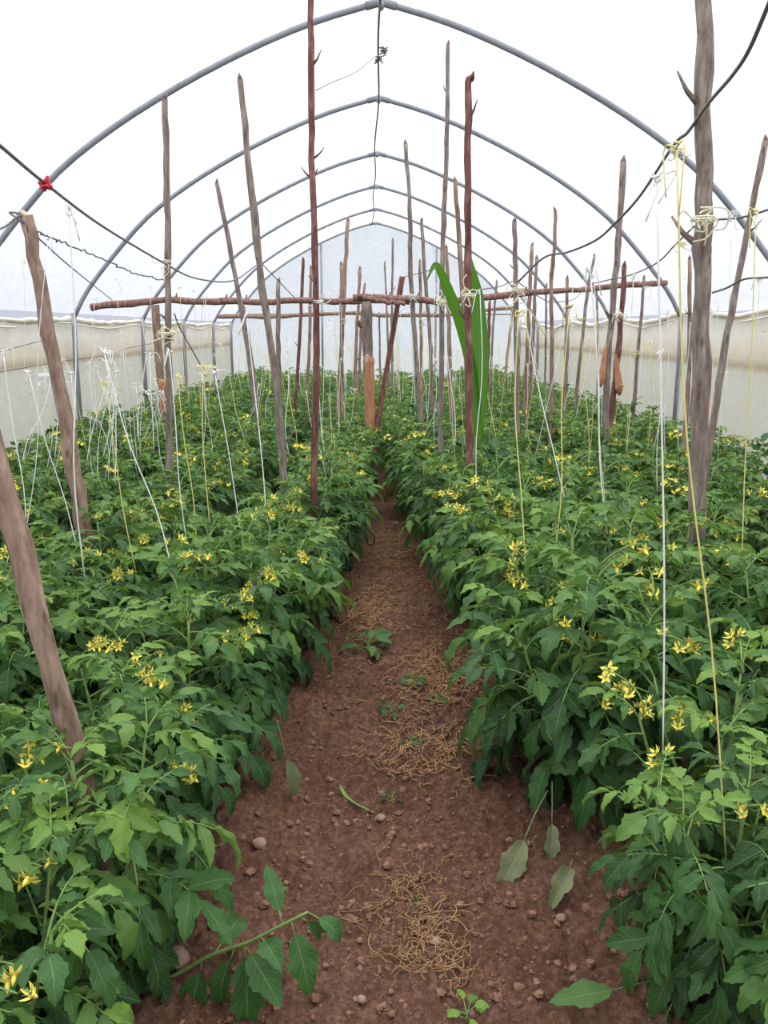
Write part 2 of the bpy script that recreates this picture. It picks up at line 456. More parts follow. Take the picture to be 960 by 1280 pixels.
def side_wall(s, name, topfun, label):
    b = MB(); yy = np.linspace(YN, YB, 180); zz = np.linspace(-0.03, 1, 22)
    V = []
    for y in yy:
        zt = topfun(y)
        for t in zz:
            z = t * zt
            x = WX + 0.05 + 0.02 * vnoise(np.array(y * 3.0), np.array(z * 2.0), 11) + 0.012 * vnoise(np.array(y * 11.0), np.array(z * 1.5), 12)
            if z < 1.18: x -= 0.03
            if z > zt - 0.12: x -= 0.03 * math.sin(PI * (z - zt + 0.12) / 0.12)
            V.append((XC + s * x, y, z))
    k = len(zz)
    b.add(V, [(i * k + j, i * k + j + 1, (i + 1) * k + j + 1, (i + 1) * k + j) for i in range(len(yy) - 1) for j in range(k - 1)])
    tag(b.build(name, M['sidefilm']), label, 'plastic side wall', kind='structure')
    b = MB()
    P = [(XC + s * (WX + 0.045 + 0.012 * math.sin(y * 4)), y, topfun(y) + 0.012 * vnoise(np.array(y * 5.0), np.array(0.5), 8)) for y in yy]
    b.tube(P, [0.026 + 0.012 * vnoise(np.array(y * 6.0), np.array(2.5), 9) for y in yy], 7)
    for q_ in range(3):                                     # loose folds of the hem
        y0 = 3 + 5 * q_
        P = [(XC + s * (WX + 0.0), y, topfun(y) - 0.03 - 0.03 * abs(math.sin((y - y0) * 1.3))) for y in np.linspace(y0, y0 + 4, 30)]
        b.tube(P, 0.008, 5)
    tag(b.build('trim_1' if s < 0 else 'trim_2', M['hem']), 'rolled cream hem along the top of the %s plastic side wall' % ('left' if s < 0 else 'right'), 'hem', kind='structure')


def hoop_sag(y):
    d = min(abs(y - h) for h in HOOPS + [3.7, 1.4, -.9]); return -0.05 * min(d / 1.15, 1) ** 1.0


side_wall(-1, 'wall_left', lambda y: 1.60 + 0.6 * hoop_sag(y), 'beige plastic curtain wall along the left of the tunnel')
side_wall(1, 'wall_right', lambda y: 1.70 - 0.012 * (y - 6) + 1.6 * hoop_sag(y), 'beige plastic curtain wall along the right of the tunnel')


def end_wall(y, name, label, s=1):
    b = MB(); V = []; n_ = 40
    k = 10
    for i, (x, z) in enumerate(A):
        for j in range(k):
            V.append((XC + x, y + 0.02 * math.sin(x * 7 + j), z * j / (k - 1) - (0.05 if j == 0 else 0)))
    b.add(V, [(i * k + j, (i + 1) * k + j, (i + 1) * k + j + 1, i * k + j + 1) for i in range(len(A) - 1) for j in range(k - 1)])
    tag(b.build(name, M['endfilm']), label, 'plastic end wall', kind='structure')


end_wall(YB, 'wall_back', 'pale blue translucent plastic film closing the far end of the tunnel')
end_wall(YN, 'wall_front', 'translucent plastic film closing the near end of the tunnel behind the viewer')

# ------------------------------------------------------------------ steel hoops, ridge, end frame
ordn = ['nearest', 'second', 'third', 'fourth', 'fifth', 'farthest']
for i, y in enumerate(HOOPS):
    r = 0.021
    root = empty('steel_hoop', (XC, y, 0))
    tag(root, ['largest grey steel hoop, its peak touching the top of the picture',
               'second steel hoop from the front, ending beside the log crossbar',
               'third steel hoop from the front, behind the log crossbar',
               'fourth steel hoop from the front, between the third and the fifth',
               'fifth steel hoop from the front, second to last before the end wall',
               'smallest steel hoop, farthest away, edging the blue end wall'][i], 'greenhouse hoop', 'steel hoops')
    for s in (-1, 1):
        b = MB(); P = [(s * x + (0.012 * s if False else 0), 0, z) for x, z in half]
        b.tube(P, r, 10); b.build('bow', M['steel'], parent=root)
        b = MB(); b.tube([(s * half[-1][0], 0, 1.66), (s * (WX - 0.012), 0, 1.2), (s * (WX - 0.012), 0, -0.06)], 0.026, 8); b.build('post', M['steel'], parent=root)
    b = MB(); b.tube([(-0.10, 0, 3.573), (0, 0, 3.60), (0.10, 0, 3.573)], 0.027, 10)
    b.tube([(0, -0.03, 3.575), (0, 0.03, 3.575)], 0.022, 8); b.build('coupling', M['steel'], parent=root)

b = MB()
P = [(XC + 0.012 * math.sin(y * 1.7) - 0.005 * (y - 6), y, 3.565 + 0.012 * math.sin(y * 2.3)) for y in np.linspace(3.0, YB - 0.05, 60)]
b.tube(P, 0.0085, 6)
tag(b.build('ridge_wire', M['wire'], org=P[0]), 'thin wavy wire running along the ridge under the hoop peaks', 'wire')
b = MB(); c0 = at(480, 63, 6.9); c1 = at(472, 74, 6.9)
for c in (c0, c1):
    for t in range(5):
        b.tube(smooth_path([c + rr.randn(3) * 0.018 for _ in range(4)], 8), 0.006, 4)
tag(b.build('dead_vine', M['wire'], org=c0), 'dried dark scrap of vine caught on the ridge wire near the first hoop', 'dead vine')

for px, nm in ((401, 'left'), (546, 'right')):
    p = at(px, 300 if px < 480 else 308, YB - 0.06); b = MB(); b.tube([(p[0], p[1], -.05), p], 0.022, 8)
    tag(b.build('end_post', M['steel'], org=(p[0], p[1], 0)), 'slim grey steel post against the blue end wall, on its %s' % nm, 'steel post')
b = MB(); z = at(500, 393, YB - 0.05)[2]
b.tube([(XC - WX + .02, YB - 0.07, z), (XC + WX - .02, YB - 0.07, z)], 0.014, 6)
tag(b.build('end_rail', M['wire'], org=(XC, YB - 0.07, z)), 'thin dark horizontal rail across the blue end wall', 'rail')


# ------------------------------------------------------------------ wooden stakes
rs = np.random.RandomState(17)


def stake(px, Y, w, bark, label, name='wooden_stake', twigs=2, cutpale=False, ground=True, group=None, seg=None, taper=0.75):
    """px: centre line from the top down in the photo, w: thickness there in pixels (at the bottom)"""
    P = np.array([at(x, y, Y) for x, y in px])
    if ground:
        d = P[-1] - P[-2]; d = d / abs(d[2]); d[0] = np.clip(d[0], -0.35, 0.35)
        P = np.vstack([P, P[-1] + d * (P[-1][2] + 0.12)])
    n = max(10, int((P[0][2] - P[-1][2]) / 0.11))
    Q = smooth_path(P, n)
    r = w / 2 * Y / F * (0.84 if w < 15 else 0.95)
    R = r * np.linspace(taper, 1.0, n)
    wob = rs.randn(n, 3) * r * 0.10; wob[:, 2] = 0; wob[0] = 0
    Q = Q + wob
    R = R * (1 + 0.07 * rs.randn(n))
    base = Q[-1].copy(); base[2] = 0
    root = empty(name, base)
    sg = seg or (14 if w > 18 else 9 if w > 8 else 7)
    b = MB(); b.tube(Q[::-1] - base, R[::-1], sg, 0)
    # ragged tip
    tip = Q[0] - base
    if not cutpale:
        b.tube([tip, tip + np.array([r * 0.35 * rs.randn(), 0, r * 1.5])], [R[0] * 0.95, R[0] * 0.25], sg, 0)
    b.build('shaft', M[bark], parent=root)
    if cutpale:
        b = MB(); b.tube([tip - (0, 0, 0.002), tip + (0.2 * r, 0, 0.006)], [R[0] * 0.98, R[0] * 0.9], sg); b.build('cut_end', M['palewood'], parent=root)
    for t in range(twigs):
        i = rs.randint(1, max(2, int(n * 0.7))); a = rs.rand() * 2 * PI
        d = np.array([math.cos(a), 0.4 * math.sin(a), 0.7]); p = Q[i] - base
        ln = r * (2.0 + 2.5 * rs.rand())
        b = MB(); b.tube([p, p + d * ln * 0.6, p + d * ln + (0, 0, ln * .2)], [R[i] * 0.45, R[i] * 0.3, R[i] * 0.12], 6)
        b.build('twig_stub', M[bark], parent=root)
    return tag(root, label, 'stake', group or 'wooden support stakes')


STAKE_XY = []


def S_(px, Y, w, bark, label, **k):
    STAKE_XY.append((px, Y)); return stake(px, Y, w, bark, label, **k)


S_([(-110, 130), (-55, 370), (0, 592), (52, 790), (106, 1000), (172, 1262)], 1.72, 40, 'barkbrown', 'thick knotty pale brown stake leaning in from the left edge, nearest of all', twigs=1)
S_([(32, 270), (52, 365), (75, 490), (92, 590), (106, 660)], 3.9, 24, 'barkbrown', 'thick reddish brown stake with flat cut top and wire twisted round it', cutpale=True, twigs=1, taper=0.68)
S_([(206, 124), (209, 250), (210, 400), (212, 600)], 4.9, 11, 'barkgrey', 'tall upright grey stake with yellow twine tied halfway, at left', twigs=2)
S_([(300, 100), (312, 215), (326, 340), (343, 465), (353, 570), (356, 625)], 4.8, 12, 'barkgrey', 'tall curved grey brown stake left of the red barked stake, bowing right towards its foot', twigs=2)
S_([(271, 229), (293, 340), (309, 430), (320, 512)], 7.4, 8.5, 'barkgrey', 'thin stake with pointed tip leaning right, just left of the tall curved grey stake', twigs=1)
S_([(304, 385), (313, 440), (321, 505)], 8.0, 8, 'barkbrown', 'short stake tucked against the pointed leaning stake at left', twigs=0)
S_([(388, -40), (389, 110), (390, 200), (394, 330), (396, 440), (394, 545)], 4.7, 11, 'barkred', 'very tall dark red barked stake left of the path, running past the picture top', twigs=6)
S_([(348, 352), (348, 430), (350, 515)], 8.0, 8.5, 'barkgrey', 'grey stake with square top between the curved grey stake and the red one', twigs=0)
S_([(379, 325), (376, 400), (370, 500)], 9.5, 6, 'barkred', 'thin crooked stake leaning left just left of the red barked stake', twigs=1)
S_([(389, 335), (387, 420), (384, 505)], 9.9, 6, 'barkbrown', 'thin stake almost hidden behind the red barked stake', twigs=0)
S_([(435, 276), (431, 350), (427, 430), (423, 525)], 8.5, 7.5, 'barkbrown', 'tall thin stake leaning right between the red stake and the peeled post', twigs=1)
S_([(427, 331), (427, 430), (428, 520)], 9.0, 7, 'barkbrown', 'shorter stake standing against the thin leaning one left of the peeled post', twigs=0)
S_([(450, 336), (447, 400), (443, 480)], 11.5, 6, 'barkbrown', 'forked stake close behind the peeled post on its left', twigs=3)
S_([(456, 356), (452, 400), (449, 470)], 11.8, 5, 'barkbrown', 'thin stake behind the peeled post, right beside the forked one', twigs=0)
S_([(507, 180), (512, 250), (513, 330), (519, 430), (527, 530)], 6.9, 8, 'barkgrey', 'tall curving stake right of the path, left of the two tallest ones', twigs=2)
S_([(527, 276), (532, 350), (538, 430), (540, 500)], 8.6, 6.5, 'barkgrey', 'thin stake leaning left between the curving stake and the tallest pair', twigs=1)
S_([(491, 300), (490, 400), (491, 495)], 11.5, 4.5, 'barkgrey', 'thin straight stake right of the peeled post, in front of the blue end wall', twigs=1)
S_([(481, 328), (484, 400), (486, 460)], 13.0, 3.6, 'barkgrey', 'very thin stake next to the top of the leaning brace', twigs=0)
S_([(474, 392), (475, 460)], 14.0, 3.4, 'barkgrey', 'short thin stake far behind the leaning brace', twigs=0)
S_([(525, 327), (526, 400), (527, 490)], 10.0, 5.5, 'barkbrown', 'stake with white knots in the gap right of the curving stake', twigs=0)
S_([(560, 56), (558, 200), (553, 330), (551, 545)], 5.7, 8.5, 'barkgrey', 'tallest thin stake right of the path, standing just left of the maize leaves', twigs=2)
S_([(558, 310), (561, 400), (564, 525)], 8.0, 7, 'barkbrown', 'stake bundled with twine just right of the tallest thin one', twigs=0)
S_([(569, 226), (574, 300), (580, 390), (586, 520)], 6.0, 8.5, 'barkbrown', 'stake leaning behind the maize leaves, its square top left of the hooked tip', twigs=1)
S_([(590, 98), (585, 112), (585, 230), (586, 400), (587, 585)], 4.75, 12, 'barkred', 'tall reddish stake with a hooked tip standing in front of the maize leaves', twigs=3)
S_([(612, 379), (611, 420), (609, 470)], 10.5, 6, 'barkred', 'short stout stake right of the maize leaves, before the blue end wall', twigs=0)
S_([(621, 352), (617, 400), (614, 460)], 12.5, 4, 'barkgrey', 'thin slanting stake right behind the short stout one by the maize', twigs=0)
S_([(641, 385), (636, 430), (630, 480)], 12.0, 5, 'barkbrown', 'slanting stake holding up the right end of the far crossbar', twigs=0)
S_([(643, 277), (645, 370), (647, 540)], 6.6, 9, 'barkgrey', 'grey stake with a square top and a cream twine knot, right of the maize', twigs=1)
S_([(665, 307), (661, 400), (655, 520)], 8.6, 7, 'barkbrown', 'stake just right of the grey stake with the cream knot', twigs=0)
S_([(671, 323), (666, 420), (662, 500)], 9.4, 6.5, 'barkgrey', 'second stake right of the cream knot, nearly touching its neighbour', twigs=0)
S_([(694, 263), (693, 310), (689, 350), (690, 430), (688, 530)], 7.6, 7, 'barkbrown', 'crooked tall stake crossing the right half of the log crossbar', twigs=1)
S_([(709, 348), (708, 420), (705, 520)], 8.4, 6, 'barkbrown', 'straight stake in the middle of the right half of the log crossbar', twigs=0)
S_([(683, 356), (682, 440), (681, 480)], 12.5, 4, 'barkgrey', 'thin short stake behind the crooked tall one at right', twigs=0)
S_([(743, 320), (735, 360), (728, 420), (721, 490)], 9.4, 5.5, 'barkgrey', 'thin stake slanting left, right of the middle of the log crossbar', twigs=0)
S_([(746, 362), (747, 420), (747, 480)], 10.5, 3.6, 'barkgrey', 'very thin upright stick left of the torn bark stakes', twigs=0)
S_([(779, 202), (773, 300), (767, 370), (759, 470), (757, 550)], 6.2, 11, 'barkgrey', 'tall dark stake with torn orange bark, leaning right at the right side', twigs=1)
S_([(780, 333), (778, 380), (772, 440), (764, 520)], 6.7, 10, 'barkred', 'shorter red stake leaning against the tall one with torn bark', twigs=0)
S_([(805, 347), (802, 390), (797, 440), (793, 500)], 8.0, 5.5, 'barkgrey', 'thin crooked stake with a yellow twine knot near the right end of the crossbar', twigs=0)
S_([(862, 324), (862, 400), (861, 470), (857, 530)], 5.4, 7.5, 'barkbrown', 'thin dark stake half hidden just left of the big grey post', twigs=1)
S_([(881, -60), (879, 150), (879, 300), (877, 420), (874, 560), (871, 690)], 3.6, 25, 'barkgrey', 'thickest grey stake at right, running out of the top of the picture', twigs=3, taper=0.8)
S_([(957, 176), (940, 260), (922, 350), (905, 440), (888, 550)], 4.6, 11, 'barkgrey', 'stake leaning right beside the thickest grey stake, near the right edge', twigs=1)

# scars and torn bark on particular stakes
# crossbar log pieces, their posts
YC = 8.2


def log(px, Y, w, bark, label, seg=9):
    P = smooth_path([at(x, y, Y + dy) for x, y, dy in px], 34)
    r = w / 2 * Y / F
    P[:, 2] += 0.006 * np.sin(np.arange(34) * 0.9); P += rs.randn(34, 3) * r * 0.08
    b = MB(); b.tube(P, r * (1 + 0.08 * rs.randn(34)) * np.linspace(1.05, 0.85, 34), seg)
    for t in range(4):
        i = rs.randint(3, 30); b.tube([P[i], P[i] + np.array([0.02, -0.01, r * 2.0])], [r * 0.5, r * 0.2], 5)
    c = P.mean(0)
    return tag(b.build('crossbar_log', M[bark], org=c), label, 'log', 'log crossbars')


log([(114, 384, 0), (200, 376, 0), (300, 377, 0), (400, 376, 0), (512, 376, 0)], YC, 8, 'barkwarm', 'long horizontal log from the left, resting on the peeled post')
log([(440, 372, -.1), (500, 373, -.1), (560, 377, 0), (640, 368, 0), (730, 361, 0), (834, 353, 0)], YC - 0.1, 8, 'barkwarm', 'horizontal log from the peeled post to the right hoop')
log([(447, 370, 0), (480, 377, 0), (506, 379, 0)], YC - 0.25, 6, 'barkwarm', 'short split piece of log lying on top of the peeled post')
log([(271, 396, 0), (350, 395, 0), (440, 391, 0), (480, 394, 0), (560, 393, 0), (640, 384, 0)], 13.9, 5, 'barkbrown', 'thin far log crossbar just above the end wall rail')


def torn(root, pts, w, Y, mat, name, dy=-0.4, prof=(.55, 1, 1, .6)):
    """strip of torn or peeled bark on a stake"""
    P = smooth_path([at(x, y, Y) for x, y in pts], 12); r = w / 2 * Y / F
    P = P + np.array([0, dy * r, 0])
    b = MB(); base = np.array(root.location)
    R = r * (1 + 0.05 * rs.randn(12)) * np.interp(np.linspace(0, 1, 12), [0, .12, .85, 1], prof)
    b.tube(P - base, R, 8); return b.build(name, M[mat], parent=root)


p0 = at(463, 545, YC); base = np.array([p0[0], YC, 0.0])
post = empty('crossbar_post', base)
b = MB(); P = smooth_path([at(458, 377, YC), at(460, 450, YC), at(464, 540, YC), at(466, 602, YC)], 16)
b.tube(P - base, 0.052 * (1 + 0.05 * rs.randn(16)), 12); b.build('shaft', M['barkgrey'], parent=post)
tag(post, 'peeled post with orange bare wood at the head of the path, holding the crossbar', 'post')
torn(post, [(461, 446), (461, 470), (463, 520), (466, 575)], 13.5, YC, 'wood', 'peeled_wood', -.15, (.92, 1, 1, 1))
torn(post, [(459, 443), (459, 455)], 5, YC - .02, 'palewood', 'fresh_cut', -1.2)
torn(post, [(455, 400), (452, 408), (447, 402)], 5, YC, 'barkred', 'branch_stub', 0)
base = at(203, 560, 8.2); base[2] = 0
post = empty('crossbar_post', base); b = MB()
P = smooth_path([at(194, 381, 8.2), at(198, 440, 8.2), at(203, 510, 8.2), at(207, 600, 8.2)], 14)
b.tube(P - base, 0.040 * (1 + 0.05 * rs.randn(14)), 10); b.build('shaft', M['barkbrown'], parent=post)
tag(post, 'post with a peeled orange foot under the left end of the log crossbar', 'post')
torn(post, [(202, 474), (203, 490), (204, 520)], 10, 8.2, 'wood', 'peeled_wood')
b = MB(); P = smooth_path([at(503, 346, 8.35), at(487, 440, 8.3), at(470, 540, 8.15), at(462, 600, 8.1)], 16); base = P[-1].copy(); base[2] = 0
b.tube(P - base, 0.026 * (1 + 0.06 * rs.randn(16)), 8)
o = b.build('brace_stake', M['barkred'], org=(0, 0, 0)); o.location = base
tag(o, 'slanting dark brace leaning from the crossbar down to the foot of the peeled post', 'brace')
for o in list(C.objects):
    lb = o.get('label', '')
    if lb.startswith('tall dark stake with torn'):
        torn(o, [(757, 430), (754, 455), (750, 484)], 8, 6.15, 'wood', 'torn_bark', -.4, (.15, .5, 1.2, .25))
    if lb.startswith('shorter red stake'):
        torn(o, [(770, 440), (771, 465), (774, 494)], 10, 6.7, 'wood', 'torn_bark', -.4, (.15, .45, 1.2, .25))
    if lb.startswith('thickest grey'):
        torn(o, [(878, 478), (881, 495), (879, 520)], 8, 3.6, 'wood', 'bare_scar', -1.35)
        torn(o, [(886, 300), (886, 322), (884, 345)], 7, 3.6, 'barkbrown', 'branch_stub', 0)

# ------------------------------------------------------------------ wires
def wire(pts, label, r=0.004, mat='wire', wig=0.0):
    P = smooth_path([at(x, y, Y) for x, y, Y in pts], 14 * len(pts))
    P = P + rs.randn(*P.shape) * wig
    b = MB(); b.tube(P, r, 5)
    return tag(b.build('support_wire', M[mat], org=P[0]), label, 'wire', 'support wires strung between the stakes')


wire([(-40, 150, 2.0), (0, 182, 2.3), (60, 232, 2.9), (130, 284, 3.8), (207, 330, 4.9), (245, 348, 5.6), (290, 351, 6.4), (320, 332, 7.0)], 'dark wire dropping from the top left edge to the grey stake with yellow twine', 0.0055)
wire([(45, 289, 3.9), (70, 300, 4.0), (125, 322, 4.6), (165, 340, 5.0), (205, 351, 5.4)], 'kinked thin wire from the flat cut stake to the grey stake', 0.004, wig=0.003)
wire([(45, 295, 3.9), (90, 335, 5.0), (140, 375, 8.0)], 'straight wire from the flat cut stake to the left end of the crossbar', 0.004)
wire([(-30, 470, 5.0), (0, 465, 5.2), (75, 452, 6.0), (125, 445, 6.6), (165, 434, 7.3), (200, 428, 8.0)], 'thin low wire before the left plastic wall, tied with white twine', 0.003)
wire([(-20, 445, 5.4), (55, 425, 6.3)], 'short faint wire above the low wire at the left wall', 0.003)
wire([(-10, 290, 3.7), (8, 282, 3.8), (20, 272, 3.85), (28, 268, 3.88), (12, 266, 3.9), (30, 278, 3.86)], 'twisted wire ends at the top of the flat cut stake', 0.005)
wire([(320, 322, 4.7), (345, 348, 7), (368, 372, 8)], 'thin wire slanting from the curved grey stake to the crossbar', 0.004)
wire([(218, 392, 4.9), (225, 410, 5.2), (250, 455, 5.6)], 'thin wire running down from the crossbar right of the grey stake', 0.004)
wire([(395, 113, 4.7), (415, 103, 5.2), (445, 90, 6.0), (470, 70, 6.8)], 'fine wire looping from the red stake up to the ridge wire', 0.003)
wire([(975, -30, 2.6), (958, 12, 2.7), (935, 65, 2.9), (915, 95, 3.1), (885, 130, 3.4), (860, 165, 3.7), (842, 182, 3.9), (800, 245, 4.6), (770, 278, 5.0), (745, 300, 5.4), (710, 315, 6.0), (680, 322, 6.4), (648, 352, 6.6)], 'thick dark wire curving down across the right side to the stake with the cream knot', 0.0075)
wire([(985, 252, 3.0), (960, 262, 3.2), (925, 272, 3.4), (890, 275, 3.55), (872, 280, 3.7), (845, 305, 4.5), (822, 328, 5.2), (790, 343, 5.9), (760, 350, 6.2), (735, 356, 6.8)], 'thin wire from the right edge round the thickest stake to the crossbar', 0.0045)
wire([(985, 344, 3.0), (955, 347, 3.3), (930, 349, 3.5), (908, 360, 3.6), (890, 366, 3.62)], 'kinked wire from the right edge to the side of the thickest stake', 0.0045)
wire([(505, 346, 8.3), (530, 340, 7.0), (548, 334, 5.6)], 'thin wire from the brace to the tip of the maize leaf', 0.004)
wire([(600, 362, 4.9), (625, 358, 5.8), (645, 352, 6.6), (665, 366, 7.0), (690, 380, 7.5)], 'thin wire right of the maize leaves dipping past the cream knot', 0.004)
wire([(690, 378, 7.6), (715, 375, 7.8), (730, 362, 8.0)], 'short sagging wire under the right half of the log crossbar', 0.0035)

b = MB(); c = at(55, 231, 2.85)
for t in range(7):
    b.tube(smooth_path([c + rs.randn(3) * 0.010 for _ in range(4)], 8), 0.006, 5)
tag(b.build('red_rag', M['redrag'], org=c), 'small red rag knotted on the wire at upper left', 'rag')

# ------------------------------------------------------------------ tomato plants
rp_ = np.random.RandomState(5)


def norm(v):
    return v / (np.linalg.norm(v) + 1e-12)


def leaflet(n, cols, wfrac, fold, curl, tooth, seed):
    """unit leaflet along +y, normal +z; returns verts, faces, uv(u,v)"""
    r = np.random.RandomState(seed)
    t = np.linspace(0, 1, n)
    w = wfrac * np.power(np.sin(PI * np.power(t, 0.72)), 0.85)
    w[0] = 0.015; w[-1] = 0.008
    lob = 1 + 0.14 * np.sin(t * PI * 5.0 + r.rand() * 2) * (t > 0.08)
    w = w * lob
    if tooth:
        w = w * (1 + tooth * (np.arange(n) % 2 - 0.5))
    th = -curl * (t ** 1.2)
    ds = np.diff(t)
    y = np.concatenate([[0], np.cumsum(np.cos(th[:-1]) * ds)]); z = np.concatenate([[0], np.cumsum(np.sin(th[:-1]) * ds)])
    ph = r.rand(2) * 6
    V = []; UV = []
    for i in range(n):
        for j, c in enumerate(cols):
            x = c * w[i]
            rip = 0.030 * math.sin(t[i] * 17 + ph[0 if c < 0 else 1]) * abs(c) * (w[i] / wfrac)
            h = fold * abs(x) - 0.55 * fold * x * x / wfrac + rip
            nz, nyy = math.cos(th[i]), -math.sin(th[i])
            yo = 0.10 * abs(c) * w[i]            # tips of teeth point forward
            V.append((x * math.cos(math.atan(fold * .6)), y[i] + nyy * h + yo, z[i] + nz * h)); UV.append((c, t[i], 0))
    k = len(cols)
    Fc = [(i * k + j, i * k + j + 1, (i + 1) * k + j + 1, (i + 1) * k + j) for i in range(n - 1) for j in range(k - 1)]
    return np.array(V), Fc, np.array(UV)


LOD = {'high': dict(n=14, cols=(-1, -.5, 0, .5, 1), tooth=0.16), 'mid': dict(n=8, cols=(-1, 0, 1), tooth=0.18), 'low': dict(n=5, cols=(-1, 0, 1), tooth=0.0)}
TPL = {l: [leaflet(d['n'], d['cols'], 0.20 + 0.055 * (i % 3) / 2, 0.35 + 0.22 * (i % 4), 0.25 + 0.33 * (i % 5), d['tooth'], 100 + i) for i in range(8)] for l, d in LOD.items()}
ROLL = [leaflet(14, (-1, -.5, 0, .5, 1), 0.27, 1.5, 0.7, 0.12, 300 + i) for i in range(2)]


def put_leaflet(mb, tpl, pos, d, nrm, L, tone, wide=1.0):
    d = norm(d); nrm = norm(nrm - d * nrm.dot(d)); x = np.cross(d, nrm)
    V, Fc, UV = tpl
    W_ = pos + L * (V[:, :1] * wide * x + V[:, 1:2] * d + V[:, 2:3] * nrm)
    uv = UV.copy(); uv[:, 2] = tone
    mb.add(W_, Fc, 0, uv)


def compound_leaf(fm, sm, pos, d, L, droop, tone, r, lod, seg=4, small=False):
    """pinnate tomato leaf from pos along d"""
    d = norm(d); n = 7
    side = norm(np.cross(d, [0, 0, 1.0])) if abs(d[2]) < 0.95 else np.array([1.0, 0, 0])
    P = [pos]; dirs = [d]; a = 0
    sw = r.randn() * 0.25
    for i in range(n):
        c = dirs[-1].copy(); c[2] -= droop / n * (1.2 if i > 1 else .5); c += side * sw / n; c = norm(c)
        dirs.append(c); P.append(P[-1] + c * L / n)
    P = np.array(P)
    sm.tube(P, np.linspace(0.0032, 0.0014, len(P)) * (1 if lod == 'high' else 1.2), seg, cap=False)
    T = TPL[lod]

    def at_s(s):
        u = s * n; i = min(int(u), n - 1); f = u - i
        return P[i] * (1 - f) + P[i + 1] * f, dirs[i + 1]
    pairs = [(0.36, 0.36, 62), (0.58, 0.50, 58), (0.80, 0.50, 50)] if not small else [(0.5, 0.42, 55), (0.78, 0.45, 45)]
    for s, ln, ang in pairs:
        for sg in (-1, 1):
            p, dd = at_s(s + 0.05 * r.randn() * .5)
            sd = norm(np.cross(dd, [0, 0, 1.0]) + 1e-6); up = np.cross(sd, dd)
            a = math.radians(ang + 9 * r.randn())
            ld = math.cos(a) * dd + sg * math.sin(a) * sd + np.array([0, 0, -0.18 + 0.22 * r.randn()])
            nn = up + 0.5 * r.randn(3) + sg * sd * 0.1
            put_leaflet(fm, T[r.randint(8)], p, ld, nn, L * ln * (0.85 + 0.3 * r.rand()), np.clip(tone + 0.09 * r.randn(), 0, 1))
    if lod == 'high':
        for s in (0.47, 0.69):
            for sg in (-1, 1):
                p, dd = at_s(s); sd = norm(np.cross(dd, [0, 0, 1.0]) + 1e-6)
                put_leaflet(fm, T[r.randint(8)], p, dd * .5 + sg * sd, np.cross(sd, dd) + .3 * r.randn(3), L * 0.15, np.clip(tone + 0.1, 0, 1))
    p, dd = P[-1], dirs[-1]
    put_leaflet(fm, T[r.randint(8)], p - dd * 0.004, dd + np.array([0, 0, -0.15]), np.cross(norm(np.cross(dd, [0, 0, 1.0]) + 1e-6), dd) + 0.25 * r.randn(3), L * 0.58, np.clip(tone + 0.05, 0, 1), 1.08)


def flower(mb, pos, axis, R, r, hi):
    """star flower: pointed reflexed petals (mat 1), anther cone (mat 1), green sepals (mat 0)"""
    ax = norm(axis); u = norm(np.cross(ax, [0.3, 0.9, 0.2])); v = np.cross(ax, u); n = 6 if r.rand() < .5 else 5
    refl = 0.2 + 0.8 * r.rand()
    for k in range(n):
        a = 2 * PI * k / n + 0.15 * r.randn(); d = math.cos(a) * u + math.sin(a) * v; s = np.cross(ax, d)
        ws = [0.14, 0.22, 0.17, 0.02]; ts = [0.1, 0.4, 0.72, 1.05]
        V = []; UV = []
        for w, t in zip(ws, ts):
            c = pos + R * (d * t * (1 - .18 * refl * t) - ax * refl * t * t * 0.75 + ax * 0.10)
            for sg in (-1, 0, 1):
                V.append(c + s * sg * w * R + ax * (0.06 * R if sg == 0 else 0)); UV.append((0, 0, 0))
        Fc = [(i * 3 + j, i * 3 + j + 1, (i + 1) * 3 + j + 1, (i + 1) * 3 + j) for i in range(3) for j in range(2)]
        mb.add(V, Fc, 1)
    mb.tube([pos, pos + ax * R * 0.45, pos + ax * R * 0.85], [R * 0.17, R * 0.20, R * 0.04], 6 if hi else 4, 1)
    if hi:
        for k in range(5):
            a = 2 * PI * k / 5 + .5; d = math.cos(a) * u + math.sin(a) * v
            p = pos - ax * R * 0.05
            mb.tube([p, p + R * (0.35 * d - ax * 0.25), p + R * (0.6 * d - ax * .55)], [R * .05, R * .05, R * .01], 4, 0)


def truss(r, hi, nf, R):
    """one flower cluster about the origin: arching peduncle with nodding flowers"""
    b = MB(); d = norm(np.array([r.randn() * .5 + .6, r.randn() * .6, 0.55])); P = [np.zeros(3)]
    for i in range(5):
        d = norm(d + np.array([0, 0, -0.22]) + 0.1 * r.randn(3)); P.append(P[-1] + d * 0.026)
    b.tube(P, np.linspace(0.0024, 0.0015, 6), 5 if hi else 3, 0)
    for k in range(nf):
        i = 2 + k % 4; a = r.randn(3) * .8 + np.array([0, 0, .3]); a = norm(a)
        p0 = P[i]; p1 = p0 + a * 0.016; p2 = p1 + norm(a + [0, 0, -1.0]) * 0.018
        b.tube([p0, p1, p2], [0.0014, 0.0012, 0.0013], 4 if hi else 3, 0)
        flower(b, p2, norm(np.array([r.randn() * .5, r.randn() * .5 - .35, -0.75])), R * (0.85 + 0.3 * r.rand()), r, hi)
    return b


TRUSS = {'high': [truss(np.random.RandomState(40 + i), True, 4 + i % 3, 0.021).mesh('flower_cluster', [M['stem'], M['petal']]) for i in range(5)],
         'mid': [truss(np.random.RandomState(60 + i), False, 4 + i % 3, 0.022).mesh('flower_cluster', [M['stem'], M['petal']]) for i in range(4)]}
TRUSS['low'] = TRUSS['mid']


